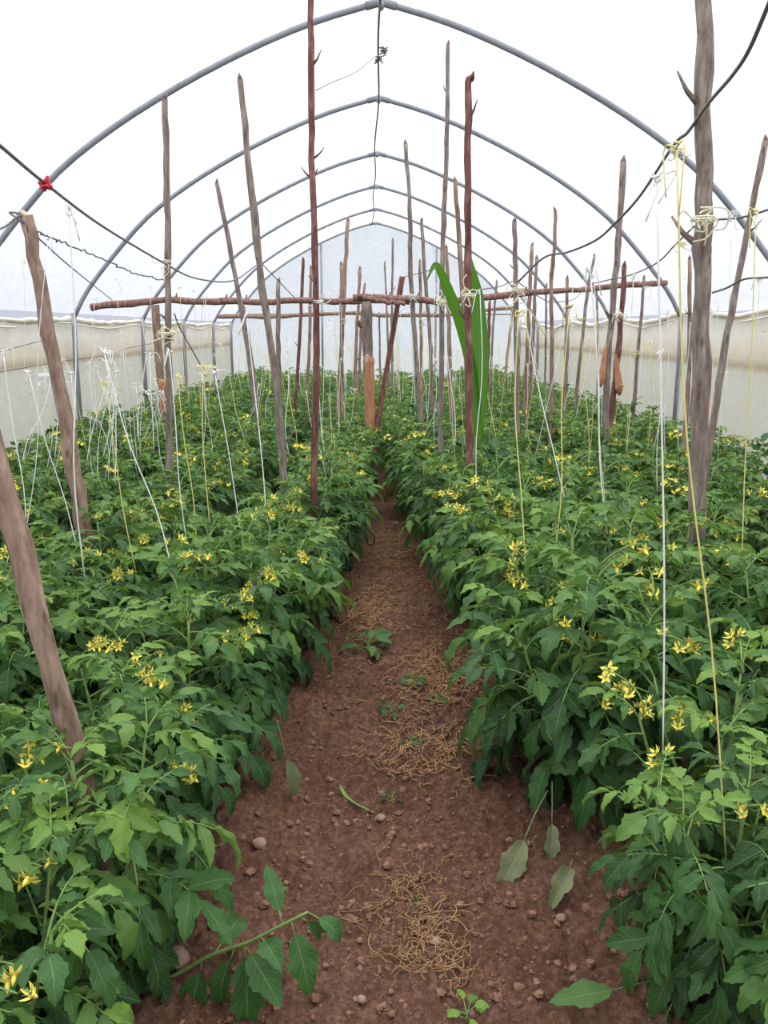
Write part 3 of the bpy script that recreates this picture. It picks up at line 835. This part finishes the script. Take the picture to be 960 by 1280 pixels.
def make_plant(seed, lod, h, spread, nleaf):
    """returns meshes (stem, foliage) and truss places, about the plant's foot"""
    r = np.random.RandomState(seed); fm = MB(); sm = MB()
    seg = 7 if lod == 'high' else 4
    axes = []
    nb = 6 if lod != 'low' else 5
    lean = r.randn(2) * 0.05
    main = smooth_path([(0, 0, -0.05), (lean[0] * .4, lean[1] * .4, h * .35), (lean[0], lean[1], h * 0.92)], 8)
    axes.append((main, 0.0085))
    for k in range(nb):
        a = 2 * PI * (k + .4 * r.rand()) / nb; z0 = h * (0.08 + 0.32 * r.rand())
        out = spread * (0.45 + 0.3 * r.rand()); top = h * (0.62 + 0.33 * r.rand())
        o = np.array([math.cos(a), math.sin(a), 0]); s = np.array([lean[0] * .3, lean[1] * .3, z0])
        axes.append((smooth_path([s, s + o * out * .6 + np.array([0, 0, (top - z0) * .35]), s + o * out + np.array([0, 0, top - z0])], 7), 0.006))
    for P, r0 in axes:
        sm.tube(P, np.linspace(r0, r0 * .5, len(P)), seg)
    tr = []
    ax_w = np.array([1.6] + [1.0] * nb); ax_w /= ax_w.sum()
    cnt = np.maximum(1, np.round(ax_w * nleaf)).astype(int)
    for (P, r0), c in zip(axes, cnt):
        a0 = r.rand() * 6
        ctr = P[len(P) // 2]
        for i in range(c):
            s = (i + 0.6) / c; s = 0.10 + 0.9 * s; u = s * (len(P) - 1); j = min(int(u), len(P) - 2); f = u - j
            p = P[j] * (1 - f) + P[j + 1] * f
            a = a0 + i * 2.4 + .3 * r.randn()
            el = -0.25 + 1.0 * s ** 1.3 + 0.2 * r.randn()
            o = np.array([math.cos(a), math.sin(a), 0])
            rad = np.array([p[0], p[1], 0]); o = norm(o + 1.6 * rad / (spread + .01) * .6)
            d = o * math.cos(el) + np.array([0, 0, math.sin(el)])
            L = {'high': 0.195, 'mid': 0.165, 'low': 0.160}[lod] * (0.75 + 0.5 * r.rand()) * (1.0 - 0.30 * max(0, s - .6) / .4) * (1.12 if lod == 'low' else 1)
            zrel = p[2] / h
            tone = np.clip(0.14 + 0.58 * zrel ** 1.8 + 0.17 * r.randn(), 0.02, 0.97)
            droop = 0.85 + 0.6 * r.rand() - 0.3 * s
            if lod == 'low' and L < 0.01: continue
            compound_leaf(fm, sm, p, d, L, droop, tone, r, lod, 4 if lod == 'high' else 3, small=(lod == 'low'))
        # young tip
        for q_ in range(3 if lod != 'low' else 2):
            a = r.rand() * 6; d = np.array([math.cos(a) * .6, math.sin(a) * .6, 0.9])
            compound_leaf(fm, sm, P[-1], d, 0.12, 0.9, np.clip(0.72 + .15 * r.randn(), 0, 1), r, lod, 3, small=True)
        tr.append(P[-1] * 0.9 + ctr * .1 + np.array([0, 0, 0.06])); tr.append(P[-2] + r.randn(3) * [.05, .05, .02] + [0, 0, .05])
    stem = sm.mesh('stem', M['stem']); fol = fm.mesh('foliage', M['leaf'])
    return dict(stem=stem, fol=fol, tr=tr, h=h, lod=lod)


VAR = {'high': [make_plant(200 + i, 'high', 0.64, 0.33, 92 + 5 * i) for i in range(5)],
       'sparse': [make_plant(250 + i, 'high', 0.58, 0.33, 34) for i in range(2)],
       'mid': [make_plant(300 + i, 'mid', 0.66, 0.34, 124) for i in range(5)],
       'low': [make_plant(400 + i, 'low', 0.66, 0.35, 104) for i in range(4)]}
PLANTS = []; PLANTS_BY = {}


def plant(x, y, kind, vi, sc, rot, label, group, ntr, name='tomato_plant', seed=0, hs=1.0):
    v = VAR[kind][vi % len(VAR[kind])]
    z = float(soil_h(np.array(x), np.array(y)))
    root = empty(name, (x, y, z)); root.rotation_euler.z = rot; root.scale = (sc, sc, sc * hs)
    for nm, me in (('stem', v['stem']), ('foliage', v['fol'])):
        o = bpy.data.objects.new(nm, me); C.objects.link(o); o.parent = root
    r = np.random.RandomState(seed + 7); T = TRUSS[v['lod']]
    order = r.permutation(len(v['tr']))
    for k in range(ntr):
        o = bpy.data.objects.new('flower_cluster', T[r.randint(len(T))]); C.objects.link(o); o.parent = root
        o.location = tuple(v['tr'][order[k % len(order)]]); o.rotation_euler.z = r.rand() * 6.28
    PLANTS.append((x, y, root))
    return tag(root, label, 'tomato plant', group)


ORD = ['first', 'second', 'third', 'fourth', 'fifth', 'sixth', 'seventh', 'eighth', 'ninth', 'tenth', 'eleventh', 'twelfth']
rpl = np.random.RandomState(77)


def row(side, ri, xf, y0, y1, step, hfun, gnm):
    y = y0; k = 0
    while y < y1:
        kind = 'high' if y < 4.2 else 'mid' if y < 8.5 else 'low'
        x = xf(y) + 0.05 * rpl.randn()
        rr_ = math.hypot(x, y)
        if ri == 0 and k < 10:
            lab = '%s tomato plant from the front along the %s edge of the path' % (ORD[k], side)
        elif ri == 1 and k < 5:
            lab = '%s tomato plant from the front, second row %s of the path' % (ORD[k], side)
        else:
            lab = ('distant tomato plant in the crowded row along the %s edge of the path' if ri == 0 else
                   'tomato plant merging into the crowded back of the second row %s of the path' if ri == 1 else
                   'tomato plant in the crowded third row %s of the path' if ri == 2 else
                   'tomato plant in the outermost row by the %s plastic wall') % side
        ntr = 5 if kind == 'high' else (3 if kind == 'mid' else 1)
        plant(x, y, kind, rpl.randint(9), hfun(y) * (0.93 + 0.14 * rpl.rand()), rpl.rand() * 6.28, lab, gnm, ntr, seed=rpl.randint(9999))
        k += 1
        y += step * (0.9 + 0.2 * rpl.rand()) * (1.0 if y < 8 else 1.12)


# first row left of the path
row('left', 0, lambda y: float(np.interp(y, [1.2, 2.0, 3.3, 5.3, 7.8, 8.8, 17], [-.68, -.66, -.50, -.32, -.25, -.34, -.34])), 1.22, 17.2, 0.40, lambda y: 0.93 if y < 3 else 1.0, 'tomato plants in the first row left of the path')
row('left', 1, lambda y: -1.42 + 0.05 * min(y, 8), 2.0, 17.2, 0.42, lambda y: 1.0, 'tomato plants in the second row left of the path')
row('left', 2, lambda y: -2.02 + .03 * min(y, 8), 3.4, 17.2, 0.42, lambda y: 1.0, 'tomato plants in the third row left of the path')
row('left', 3, lambda y: -2.38, 4.6, 17.2, 0.45, lambda y: 1.05, 'tomato plants in the row by the left wall')
# first row right of the path : the near ones one by one
G0 = 'tomato plants in the first row right of the path'
PLANTS_BY['corner'] = plant(0.76, 1.56, 'high', 1, 0.86, 0.6, 'low dark tomato plant in the bottom right corner with two flowers near the edge', G0, 4, seed=3)
plant(0.88, 1.95, 'sparse', 0, 1.02, 2.0, 'sparse tall stemmed tomato plant at right with soil showing behind its stems', G0, 6, seed=4)
PLANTS_BY['tall'] = plant(0.66, 2.48, 'high', 2, 1.22, 1.1, 'tall bushy tomato plant at the right path edge with wilted leaves at its foot', G0, 6, seed=5)
row('right', 0, lambda y: float(np.interp(y, [2.5, 3.6, 5.3, 7.8, 8.6, 17], [.84, .74, .50, .42, .36, .36])), 2.92, 17.2, 0.40, lambda y: 1.12 if y < 6 else 1.05, G0)
row('right', 1, lambda y: 1.56 - 0.06 * min(y, 8), 2.6, 17.2, 0.42, lambda y: 1.0, 'tomato plants in the second row right of the path')
row('right', 2, lambda y: 2.18 - .045 * min(y, 8), 3.9, 17.2, 0.42, lambda y: 1.02, 'tomato plants in the third row right of the path')
row('right', 3, lambda y: 2.46, 5.2, 17.2, 0.45, lambda y: 1.05, 'tomato plants in the row by the right wall')

# ------------------------------------------------------------------ maize plant behind the reddish stake
YM = 4.95
foot = at(592, 590, YM); foot[2] = float(soil_h(foot[0], YM)) - 0.02
root = empty('maize_plant', foot)
tag(root, 'single maize plant with long bright green blades beside the hooked reddish stake', 'maize plant')
b = MB(); b.tube(smooth_path([foot, foot + (0.005, 0, .35), at(594, 545, YM)], 10) - foot, np.linspace(0.016, 0.010, 10), 9)
b.build('stalk', M['stem'], parent=root)


def blade(pts, widths, name, tilt):
    P = smooth_path([at(x, y, YM + dy) for x, y, dy in pts], 26); wv = np.interp(np.linspace(0, 1, 26), np.linspace(0, 1, len(widths)), widths) / 2 * YM / F
    b = MB(); V = []; UV = []
    T = np.gradient(P, axis=0)
    for i in range(26):
        t = norm(T[i]); s = np.cross(t, np.array([math.sin(tilt), -math.cos(tilt), 0])); s = norm(s); nn = np.cross(s, t)
        for c in (-1, -.5, 0, .5, 1):
            V.append(P[i] + s * c * wv[i] + nn * 0.35 * wv[i] * c * c); UV.append((c, i / 25 * 0.05, 0.5))
    b.add(np.array(V) - foot, [(i * 5 + j, i * 5 + j + 1, i * 5 + j + 6, i * 5 + j + 5) for i in range(25) for j in range(4)], 0, UV)
    b.build(name, M['maize'], parent=root)


blade([(595, 560, 0), (599, 500, .02), (599, 430, .05), (595, 370, .05), (589, 322, .02)], [11, 19, 22, 17, 1], 'leaf', 0.3)
blade([(598, 520, .02), (590, 460, .03), (577, 405, .0), (562, 365, -.06), (550, 337, -.12), (543, 332, -.16), (533, 352, -.2)], [8, 14, 15, 13, 9, 6, 1], 'leaf', -0.4)
blade([(594, 545, .02), (601, 545, -.08), (597, 520, -.12), (594, 506, -.13)], [6, 9, 8, 1], 'leaf', 0.8)

# ------------------------------------------------------------------ twine
rt = np.random.RandomState(23)


def twine(x1, y1, x2, y2, w, col, label, group=None, zb=0.62, dY=0.0, knot=True, tails=2, Yf=None):
    Y = Yf or float(np.clip(atz(x2, y2, zb)[1], 1.5, 16.8))
    a = at(x1, y1, Y + dY); c = at(x2, y2, Y)
    d = norm(c - a); c = c + d * 0.10
    P = smooth_path([a, a * .66 + c * .34 + rt.randn(3) * 0.008, a * .33 + c * .67 + rt.randn(3) * 0.012, c], 12)
    r = max(0.0014, 0.30 * w * Y / F)
    org = P[-1]
    b = MB(); b.tube(P - org, r, 5)
    if knot:
        K = [a + np.array([0, 0, 0.0]) + rt.randn(3) * r * 4 for _ in range(6)]
        b.tube(smooth_path(K, 16) - org, r * 1.1, 5)
    for t in range(tails):
        q1 = a + np.array([rt.randn() * .03, rt.randn() * .02, rt.rand() * .02]); q2 = q1 + np.array([rt.randn() * .025, rt.randn() * .02, -0.04 - .09 * rt.rand()])
        b.tube(smooth_path([a, q1, q2], 8) - org, r * 0.9, 4)
    o = b.build('twine', M[col], org=(0, 0, 0)); o.location = tuple(org)
    return tag(o, label, 'twine', group)


WH, YE, CR = 'twinewhite', 'twineyellow', 'twinecream'
GW = 'plant support twines'
for x1, y1, x2, y2, w, col, lab, zb in [
    (821, 222, 828, 905, 4.0, WH, 'long thick white twine hanging left of the big grey post to a flowering plant', .60),
    (846, 184, 905, 1040, 4.2, YE, 'long thick yellow twine crossing the big grey post down to the sparse plant', .45),
    (130, 440, 214, 722, 2.5, WH, 'white twine slanting right from the low wire into the left front row', .62),
    (86, 262, 106, 705, 2.8, WH, 'white twine hanging beside the flat cut stake at left', .62),
    (60, 300, 32, 655, 1.8, WH, 'fine white twine hanging left of the flat cut stake', .62),
    (36, 466, 92, 672, 2.0, WH, 'white twine slanting right at the far left, left of the flat cut stake', .62),
    (4, 440, 30, 665, 2.0, WH, 'white twine near the left picture edge above the knotty stake', .62),
    (132, 480, 166, 690, 2.0, YE, 'yellow twine between the flat cut stake and the slanting white twine', .62),
    (212, 440, 232, 660, 2.2, WH, 'white twine hanging just right of the grey stake with yellow twine', .62),
    (222, 470, 244, 668, 2.0, YE, 'yellow twine a little right of the grey stake with yellow twine', .62),
    (253, 460, 264, 665, 2.0, YE, 'yellow twine midway between the grey stake and the curved one', .62),
    (268, 465, 299, 660, 2.0, WH, 'white twine slanting right, left of the curved grey stake', .62),
    (308, 395, 332, 640, 2.4, WH, 'white twine running beside the pointed leaning stake down to the row', .62),
    (359, 440, 362, 560, 1.6, WH, 'white twine right of the curved grey stake foot', .62),
    (362, 470, 370, 555, 1.4, YE, 'yellow twine close to the curved grey stake foot', .62),
    (600, 365, 597, 625, 1.8, WH, 'white twine hanging over the maize leaf', .62),
    (588, 375, 622, 560, 1.6, YE, 'thin yellow twine slanting right from the reddish stake across the maize leaf', .62),
    (648, 392, 657, 700, 2.6, YE, 'yellow twine hanging from the grey stake with the cream knot', .70),
    (655, 392, 708, 632, 2.4, WH, 'white twine slanting right from the cream knot', .68),
    (712, 385, 692, 690, 2.6, YE, 'yellow twine slanting left, right of the cream knot', .70),
    (738, 340, 760, 665, 3.0, WH, 'bright white twine left of the stakes with torn bark', .68),
    (726, 400, 735, 580, 1.6, YE, 'yellow twine between the crossbar middle and the torn bark stakes', .68),
    (742, 345, 757, 620, 1.4, CR, 'cream twine right beside the bright white one near the torn bark', .68),
    (792, 345, 783, 560, 1.6, CR, 'cream twine by the crooked stake with the yellow knot', .68),
    (888, 390, 882, 640, 2.0, WH, 'white twine just right of the thickest grey stake', .66),
    (945, 265, 928, 690, 2.4, YE, 'yellow twine hanging near the right picture edge', .66),
    (950, 350, 938, 560, 1.4, CR, 'cream twine close to the right picture edge by the wall', .66),
    (915, 270, 905, 560, 1.3, WH, 'fine white twine in front of the right wall by the leaning stake', .66),
    (825, 440, 822, 600, 1.6, WH, 'short white twine just left of the long thick white twine', .66),
    (835, 390, 834, 575, 1.2, WH, 'fine white twine just right of the long thick white twine', .66),
    (814, 430, 808, 560, 1.2, YE, 'fine yellow twine left of the long thick white twine', .66),
    (397, 430, 403, 552, 1.6, WH, 'white twine close to the foot of the dark red stake', .62),
    (513, 385, 519, 520, 1.4, WH, 'white twine tied along the curving stake right of the path', .62),
    (552, 375, 548, 560, 1.8, CR, 'cream twine hanging along the tallest thin stake', .62),
    (556, 378, 566, 575, 1.8, WH, 'white twine beside the tallest thin stake, left of the maize', .62)]:
    twine(x1, y1, x2, y2, w, col, lab, GW, zb)
# tangled white ends before the left wall
for k in range(34):
    x1 = rt.uniform(60, 215); y1 = rt.uniform(440, 500); x2 = x1 + rt.uniform(-38, 22); y2 = rt.uniform(535, 600) - 0.12 * abs(x1 - 60)
    twine(x1, y1, x2, y2, rt.uniform(.9, 1.7), WH, 'loose white twine in the tangle hanging before the left plastic wall', 'tangled white twines at left', .72, tails=1, dY=rt.uniform(-.2, .2))
# the crowd farther back : one twine over a plant
used = 0
for (x, y, root) in PLANTS:
    if y < 4.8 or rt.rand() > 0.93 or used >= 205: continue
    used += 1
    q = (np.array([x, y, 0.70]) - [0, 0, CZ]) @ CAMR.T; px = 480 + F * q[0] / q[2]; py = 640 - F * q[1] / q[2]
    z2 = rt.uniform(1.15, 1.95) if rt.rand() < 0.6 else rt.uniform(0.95, 1.3)
    q = (np.array([x + rt.randn() * 0.08, y, z2]) - [0, 0, CZ]) @ CAMR.T; qx = 480 + F * q[0] / q[2]; qy = 640 - F * q[1] / q[2]
    side = 'left' if x < 0 else 'right'; far = y > 10
    col = WH if rt.rand() < (.6 if x < 0 else .42) else YE if rt.rand() < .7 else CR
    cn = {WH: 'white', YE: 'yellow', CR: 'cream'}[col]
    twine(qx, qy, px, py, 1.0 if y < 9 else 0.75, col, '%s twine over the %s rows %s of the path' % (cn, 'far' if far else 'middle', side),
          '%s twines over the %s rows at %s' % (cn, 'far' if far else 'middle', side), .70, tails=int(rt.rand() < .5), knot=far is False, Yf=y)


def knot(px, py, Y, col, label, size=1.0, n=7):
    size *= .8; c = at(px, py, Y); b = MB(); r = 0.0028 * size
    for k in range(n):
        Pq = [c + rt.randn(3) * 0.012 * size]
        for t in range(3):
            Pq.append(Pq[-1] + rt.randn(3) * np.array([.022, .014, .02]) * size + np.array([0, 0, -0.012 * size * (k % 2)]))
        b.tube(smooth_path(Pq, 14) - c, r, 5)
    for k in range(2):
        b.tube(smooth_path([c + np.array([math.cos(a) * .034 * size, math.sin(a) * .034 * size, 0.01 * k]) for a in np.linspace(0, 6.28, 10)], 20) - c, r, 5)
    o = b.build('twine_knot', M[col]); o.location = tuple(c)
    tag(o, label, 'twine knot', 'twine knots on stakes and wires')


knot(208, 328, 4.88, CR, 'yellowish twine bow high on the grey stake at left', 1.0)
knot(208, 418, 4.88, CR, 'yellow and white twine wrapped round the grey stake below its bow', 1.5, 10)
knot(262, 460, 6.0, CR, 'pale twine loops hanging in the air right of the grey stake', 1.6, 6)
knot(56, 470, 4.8, WH, 'white twine loops left of the flat cut stake', 1.3, 5)
knot(398, 378, 4.7, WH, 'white twine knot where the log crossbar meets the dark red stake', 1.0)
knot(430, 400, 8.48, CR, 'yellow twine tied round the thin leaning stake left of the peeled post', 1.0, 5)
knot(586, 370, 4.7, CR, 'pale twine bow on the hooked reddish stake by the maize', 1.3, 9)
knot(552, 378, 5.6, CR, 'bunched cream twine on the tallest thin stake', 1.2, 8)
knot(516, 370, 6.85, WH, 'white twine knot on the curving stake at crossbar height', 1.2, 8)
knot(648, 362, 6.5, CR, 'large cream knot on the square topped grey stake', 1.7, 10)
knot(845, 190, 3.85, CR, 'cream twine tied on the thick wire at upper right with long tails', 1.0, 8)
knot(822, 224, 4.15, WH, 'white twine knot on the thick wire left of the biggest post', .8, 6)
knot(878, 275, 3.5, CR, 'frayed twine wrapped round the thickest grey stake', 1.6, 9)
knot(853, 305, 4.4, YE, 'yellow twine knot on the thin wire left of the thickest stake', .8, 6)
knot(796, 443, 7.99, YE, 'yellow twine knot on the crooked thin stake at right', 1.1, 8)
knot(918, 268, 3.35, WH, 'white knot on the thin wire at the right near the leaning stake', .7, 5)
knot(772, 394, 6.15, CR, 'pale twine wrapped round the two stakes with torn bark', 1.3, 8)
knot(526, 400, 9.98, WH, 'white twine wrapped on the thin stake behind the curving one', 1.2, 6)

# ------------------------------------------------------------------ things on the path
rl = np.random.RandomState(91)


def strand(b, c, L, r=0.0016, wig=1.0):
    a = rl.rand() * 6.28; P = [np.array([c[0], c[1], 0.0])]
    for i in range(5):
        a += rl.randn() * 0.55 * wig; P.append(P[-1] + np.array([math.cos(a), math.sin(a), 0]) * L / 5)
    P = np.array(P); P[:, 2] = soil_h(P[:, 0], P[:, 1]) + 0.016 + np.abs(rl.randn(6)) * 0.007
    b.tube(smooth_path(P, 15), r, 4)


for px, py, rx, ry, nn, lab in [(515, 1140, .09, .20, 125, 'nearest tangled clump of dry straw on the path'),
                                (548, 1195, .07, .10, 50, 'small curled clump of dry straw right of the nearest clump'),
                                (545, 850, .17, .34, 330, 'wide patch of dry straw across the middle of the path'),
                                (470, 768, .14, .36, 240, 'heap of dry straw at the left path edge by the weed'),
                                (540, 940, .18, .20, 170, 'thin scatter of straw in front of the wide straw patch'),
                                (490, 690, .13, .7, 220, 'faint straw scatter far along the path')]:
    c = atz(px, py, 0.0); b = MB()
    for k in range(nn):
        p = c + np.array([rl.randn() * rx * .6, rl.randn() * ry * .6, 0]); strand(b, p, rl.uniform(.03, .13), rl.uniform(.0008, .0017) * (1.0 if py > 1000 else 1.6), 1.3)
    tag(b.build('straw_clump', M['straw'], org=(c[0], c[1], 0)), lab, 'straw', 'straw clumps on the path', kind='stuff')
b = MB()
for k in range(520):
    y = rl.uniform(1.4, 9); x = 0.08 + rl.randn() * 0.25
    strand(b, (x, y), rl.uniform(.02, .09), rl.uniform(.0006, .0013), .6)
tag(b.build('straw_litter', M['straw']), 'loose bits of straw and stalk strewn over the whole path', 'straw litter', kind='stuff')
b = MB()
for k in range(5200):
    y = 1.35 + 5 * rl.rand() ** 1.7; x = 0.08 + rl.randn() * 0.36; s = 0.0028 + 0.011 * rl.rand() ** 5
    b.blob((x, y, float(soil_h(x, y)) + s * .3 + .006), s, rl, 6, 4, squash=.7)
tag(b.build('soil_crumbs', M['clod'], smooth=False), 'crumbs and clods of red soil strewn over the path', 'soil crumbs', kind='stuff')
for px, py, s, lab in [(325, 1075, .022, 'pinkish stone below the left plants near the path edge'), (222, 1225, .035, 'dark clod like stone under the front left plant'),
                       (342, 1248, .012, 'small pale stone low on the left side of the path'), (452, 1250, .012, 'small pale stone near the bottom of the path'),
                       (545, 1182, .014, 'small stone lying in the curled straw'), (476, 1025, .016, 'flat brown stone in the middle of the path'),
                       (700, 1165, .014, 'brown stone by the wilted leaf at right'), (495, 655, .03, 'stone far along the path centre')]:
    c = atz(px, py, 0.0); z = float(soil_h(c[0], c[1])) + .012; b = MB(); b.blob((0, 0, s * .35), (s, s * .85, s * .65), rl, 10, 7, rough=.07)
    o = b.build('stone', M['stone']); o.location = (c[0], c[1], z); tag(o, lab, 'stone', 'stones on the path')


def attach(o, plant_root):
    o.parent = plant_root; o.matrix_parent_inverse = plant_root.matrix_basis.inverted()


def litter_leaf(px, py, z, d, n, L, label=None, mat='dryleaf', tpl=None, name='wilted_leaf', wide=1.0, stalk=.25, own=None):
    c = atz(px, py, z); b = MB(); d = norm(np.array(d, float))
    put_leaflet(b, tpl or ROLL[0], np.zeros(3), d, np.array(n, float), L, 0.6, wide)
    b.tube(smooth_path([(0, 0, 0), -0.5 * stalk * L * d + (0, 0, .01), -stalk * L * d + (0, 0, .0)], 8), [0.0022] * 8, 5)
    o = b.build(name, M[mat]); o.location = tuple(c)
    if own is not None:
        attach(o, own)
        if label: o['label'] = label
        return o
    return tag(o, label, 'leaf')


def nearest_plant(x, y):
    return min(PLANTS, key=lambda q: (q[0] - x) ** 2 + (q[1] - y) ** 2)[2]


tallp = PLANTS_BY['tall']; cornerp = PLANTS_BY['corner']
litter_leaf(358, 950, 0.16, (0.25, -.25, -1.0), (.6, -.8, .2), 0.13, 'rolled pale leaf', own=nearest_plant(-.6, 2.6), stalk=1.0)
litter_leaf(712, 1086, 0.085, (-0.5, -.8, -.12), (.1, -.3, 1), 0.14, 'curled wilted leaf lying on the soil under the tall right plant', wide=.9, tpl=ROLL[1])
litter_leaf(655, 1050, 0.10, (-0.5, -.6, -.55), (.3, -.5, .8), 0.16, 'large wilted leaf', tpl=TPL['high'][1], own=tallp, stalk=1.0)
litter_leaf(690, 1030, 0.10, (-0.1, -.6, -.7), (.1, -.8, .5), 0.12, 'wilted hanging leaf', tpl=TPL['high'][6], own=tallp, stalk=1.0)
litter_leaf(765, 1238, 0.10, (-1, -.05, -.10), (0, -.35, 1), 0.14, 'broad dark leaf', 'leaf', TPL['high'][0], 'low_leaf', own=cornerp, stalk=1.3)
c = atz(425, 985, 0.0); b = MB()
for e in [(0.035, -.10), (.075, -.15)]:
    P = np.array([[c[0], c[1], 0], [c[0] + e[0] * .5, c[1] + e[1] * .6, 0], [c[0] + e[0] * 1.3, c[1] + e[1], 0]]); P[:, 2] = soil_h(P[:, 0], P[:, 1]) + .022
    b.tube(smooth_path(P, 10), .0035, 6)
tag(b.build('broken_stalk', M['stem'], org=(c[0], c[1], 0)), 'broken green stalk lying on the path left of its middle', 'stalk')


def weed(px, py, n, L, label, tone=.6):
    c = atz(px, py, 0.0); z = float(soil_h(c[0], c[1])); fm = MB(); sm = MB()
    sm.tube([(0, 0, -.02), (0, 0, L * .5)], [.003, .002], 5)
    for k in range(n):
        a = 2.4 * k + rl.rand(); el = .25 + .6 * rl.rand(); d = np.array([math.cos(a) * math.cos(el), math.sin(a) * math.cos(el), math.sin(el)])
        p = np.array([0, 0, L * .5 * (k + 1) / n]); sm.tube([p, p + d * L * .5], [.0018, .0012], 4, cap=False)
        put_leaflet(fm, TPL['high'][rl.randint(8)], p + d * L * .5, d * [1, 1, .2], np.array([0, 0, 1.0]) + .3 * rl.randn(3), L * .7, np.clip(tone + .1 * rl.randn(), 0, 1), 1.5)
    root = empty('weed', (c[0], c[1], z)); sm.build('stem', M['stem'], parent=root); fm.build('foliage', M['leaf'], parent=root)
    tag(root, label, 'weed', 'weeds on the path')


weed(460, 815, 11, .12, 'leafy weed growing beside the straw heap at the left path edge', .6)
weed(583, 1278, 7, .05, 'tiny bright green seedling at the bottom edge of the path', .85)
weed(515, 862, 8, .06, 'small weed in the wide straw patch, centre of the path', .5)
weed(490, 895, 7, .06, 'small dark weed just in front of the wide straw patch', .35)
weed(512, 932, 6, .045, 'low pale weed on the path ahead of the broken stalk', .5)
weed(545, 880, 7, .055, 'little weed at the right of the wide straw patch', .45)
weed(523, 1128, 5, .03, 'tiny seedling sprouting in the nearest straw clump', .4)
weed(490, 1000, 5, .04, 'small thin weed right of the broken stalk', .5)

# two long shoots of the front left plant reaching over the path are part of that plant
front = [r_ for x, y, r_ in PLANTS if x < 0 and y < 2.2]
fr = min(front, key=lambda o: abs(o.location.y - 1.62))
sm = MB(); fm = MB(); rq = np.random.RandomState(8)
Yq = 1.62
shoot = smooth_path([at(130, 1215, 1.62), at(200, 1225, 1.63), at(262, 1195, Yq), at(310, 1178, Yq - .02), at(345, 1160, Yq - .03), at(385, 1140, Yq - .03)], 20)
org = shoot[0]
sm.tube(shoot - org, np.linspace(.0055, .0028, 20), 6)
for i, dx, dz, dyy, L, n_, tp in [(19, .9, -.35, -.3, .085, (.2, -.4, .9), 4), (17, .35, -.85, -.5, .135, (.4, -.8, .4), 1), (16, -.25, .6, .5, .105, (.5, -.85, .2), 0), (18, .6, -.7, .2, .09, (.2, -.7, .6), 3),
                                  (11, .10, -.9, -.5, .17, (.2, -.8, .6), 6), (10, -.35, -.8, -.4, .13, (-.3, -.8, .5), 3), (11, .5, -.3, -.6, .13, (.2, -.5, .9), 5), (7, -.2, -.9, -.4, .17, (-.1, -.8, .6), 1), (8, .3, .1, .8, .13, (.3, -.5, .9), 7), (13, .3, .2, -.6, .10, (.2, -.6, .8), 2)]:
    p = shoot[i] - org; d = np.array([dx, dyy, dz]); sm.tube([p, p + norm(d) * .03], [.0018, .0014], 4)
    put_leaflet(fm, TPL['high'][tp], p + norm(d) * .028, d, np.array(n_, float), L, 0.36 + .12 * rq.rand(), 1.15)
for nm, mb_, mt in (('shoot', sm, 'stem'), ('shoot_foliage', fm, 'leaf')):
    o = mb_.build(nm, M[mt]); o.location = tuple(org); attach(o, fr)
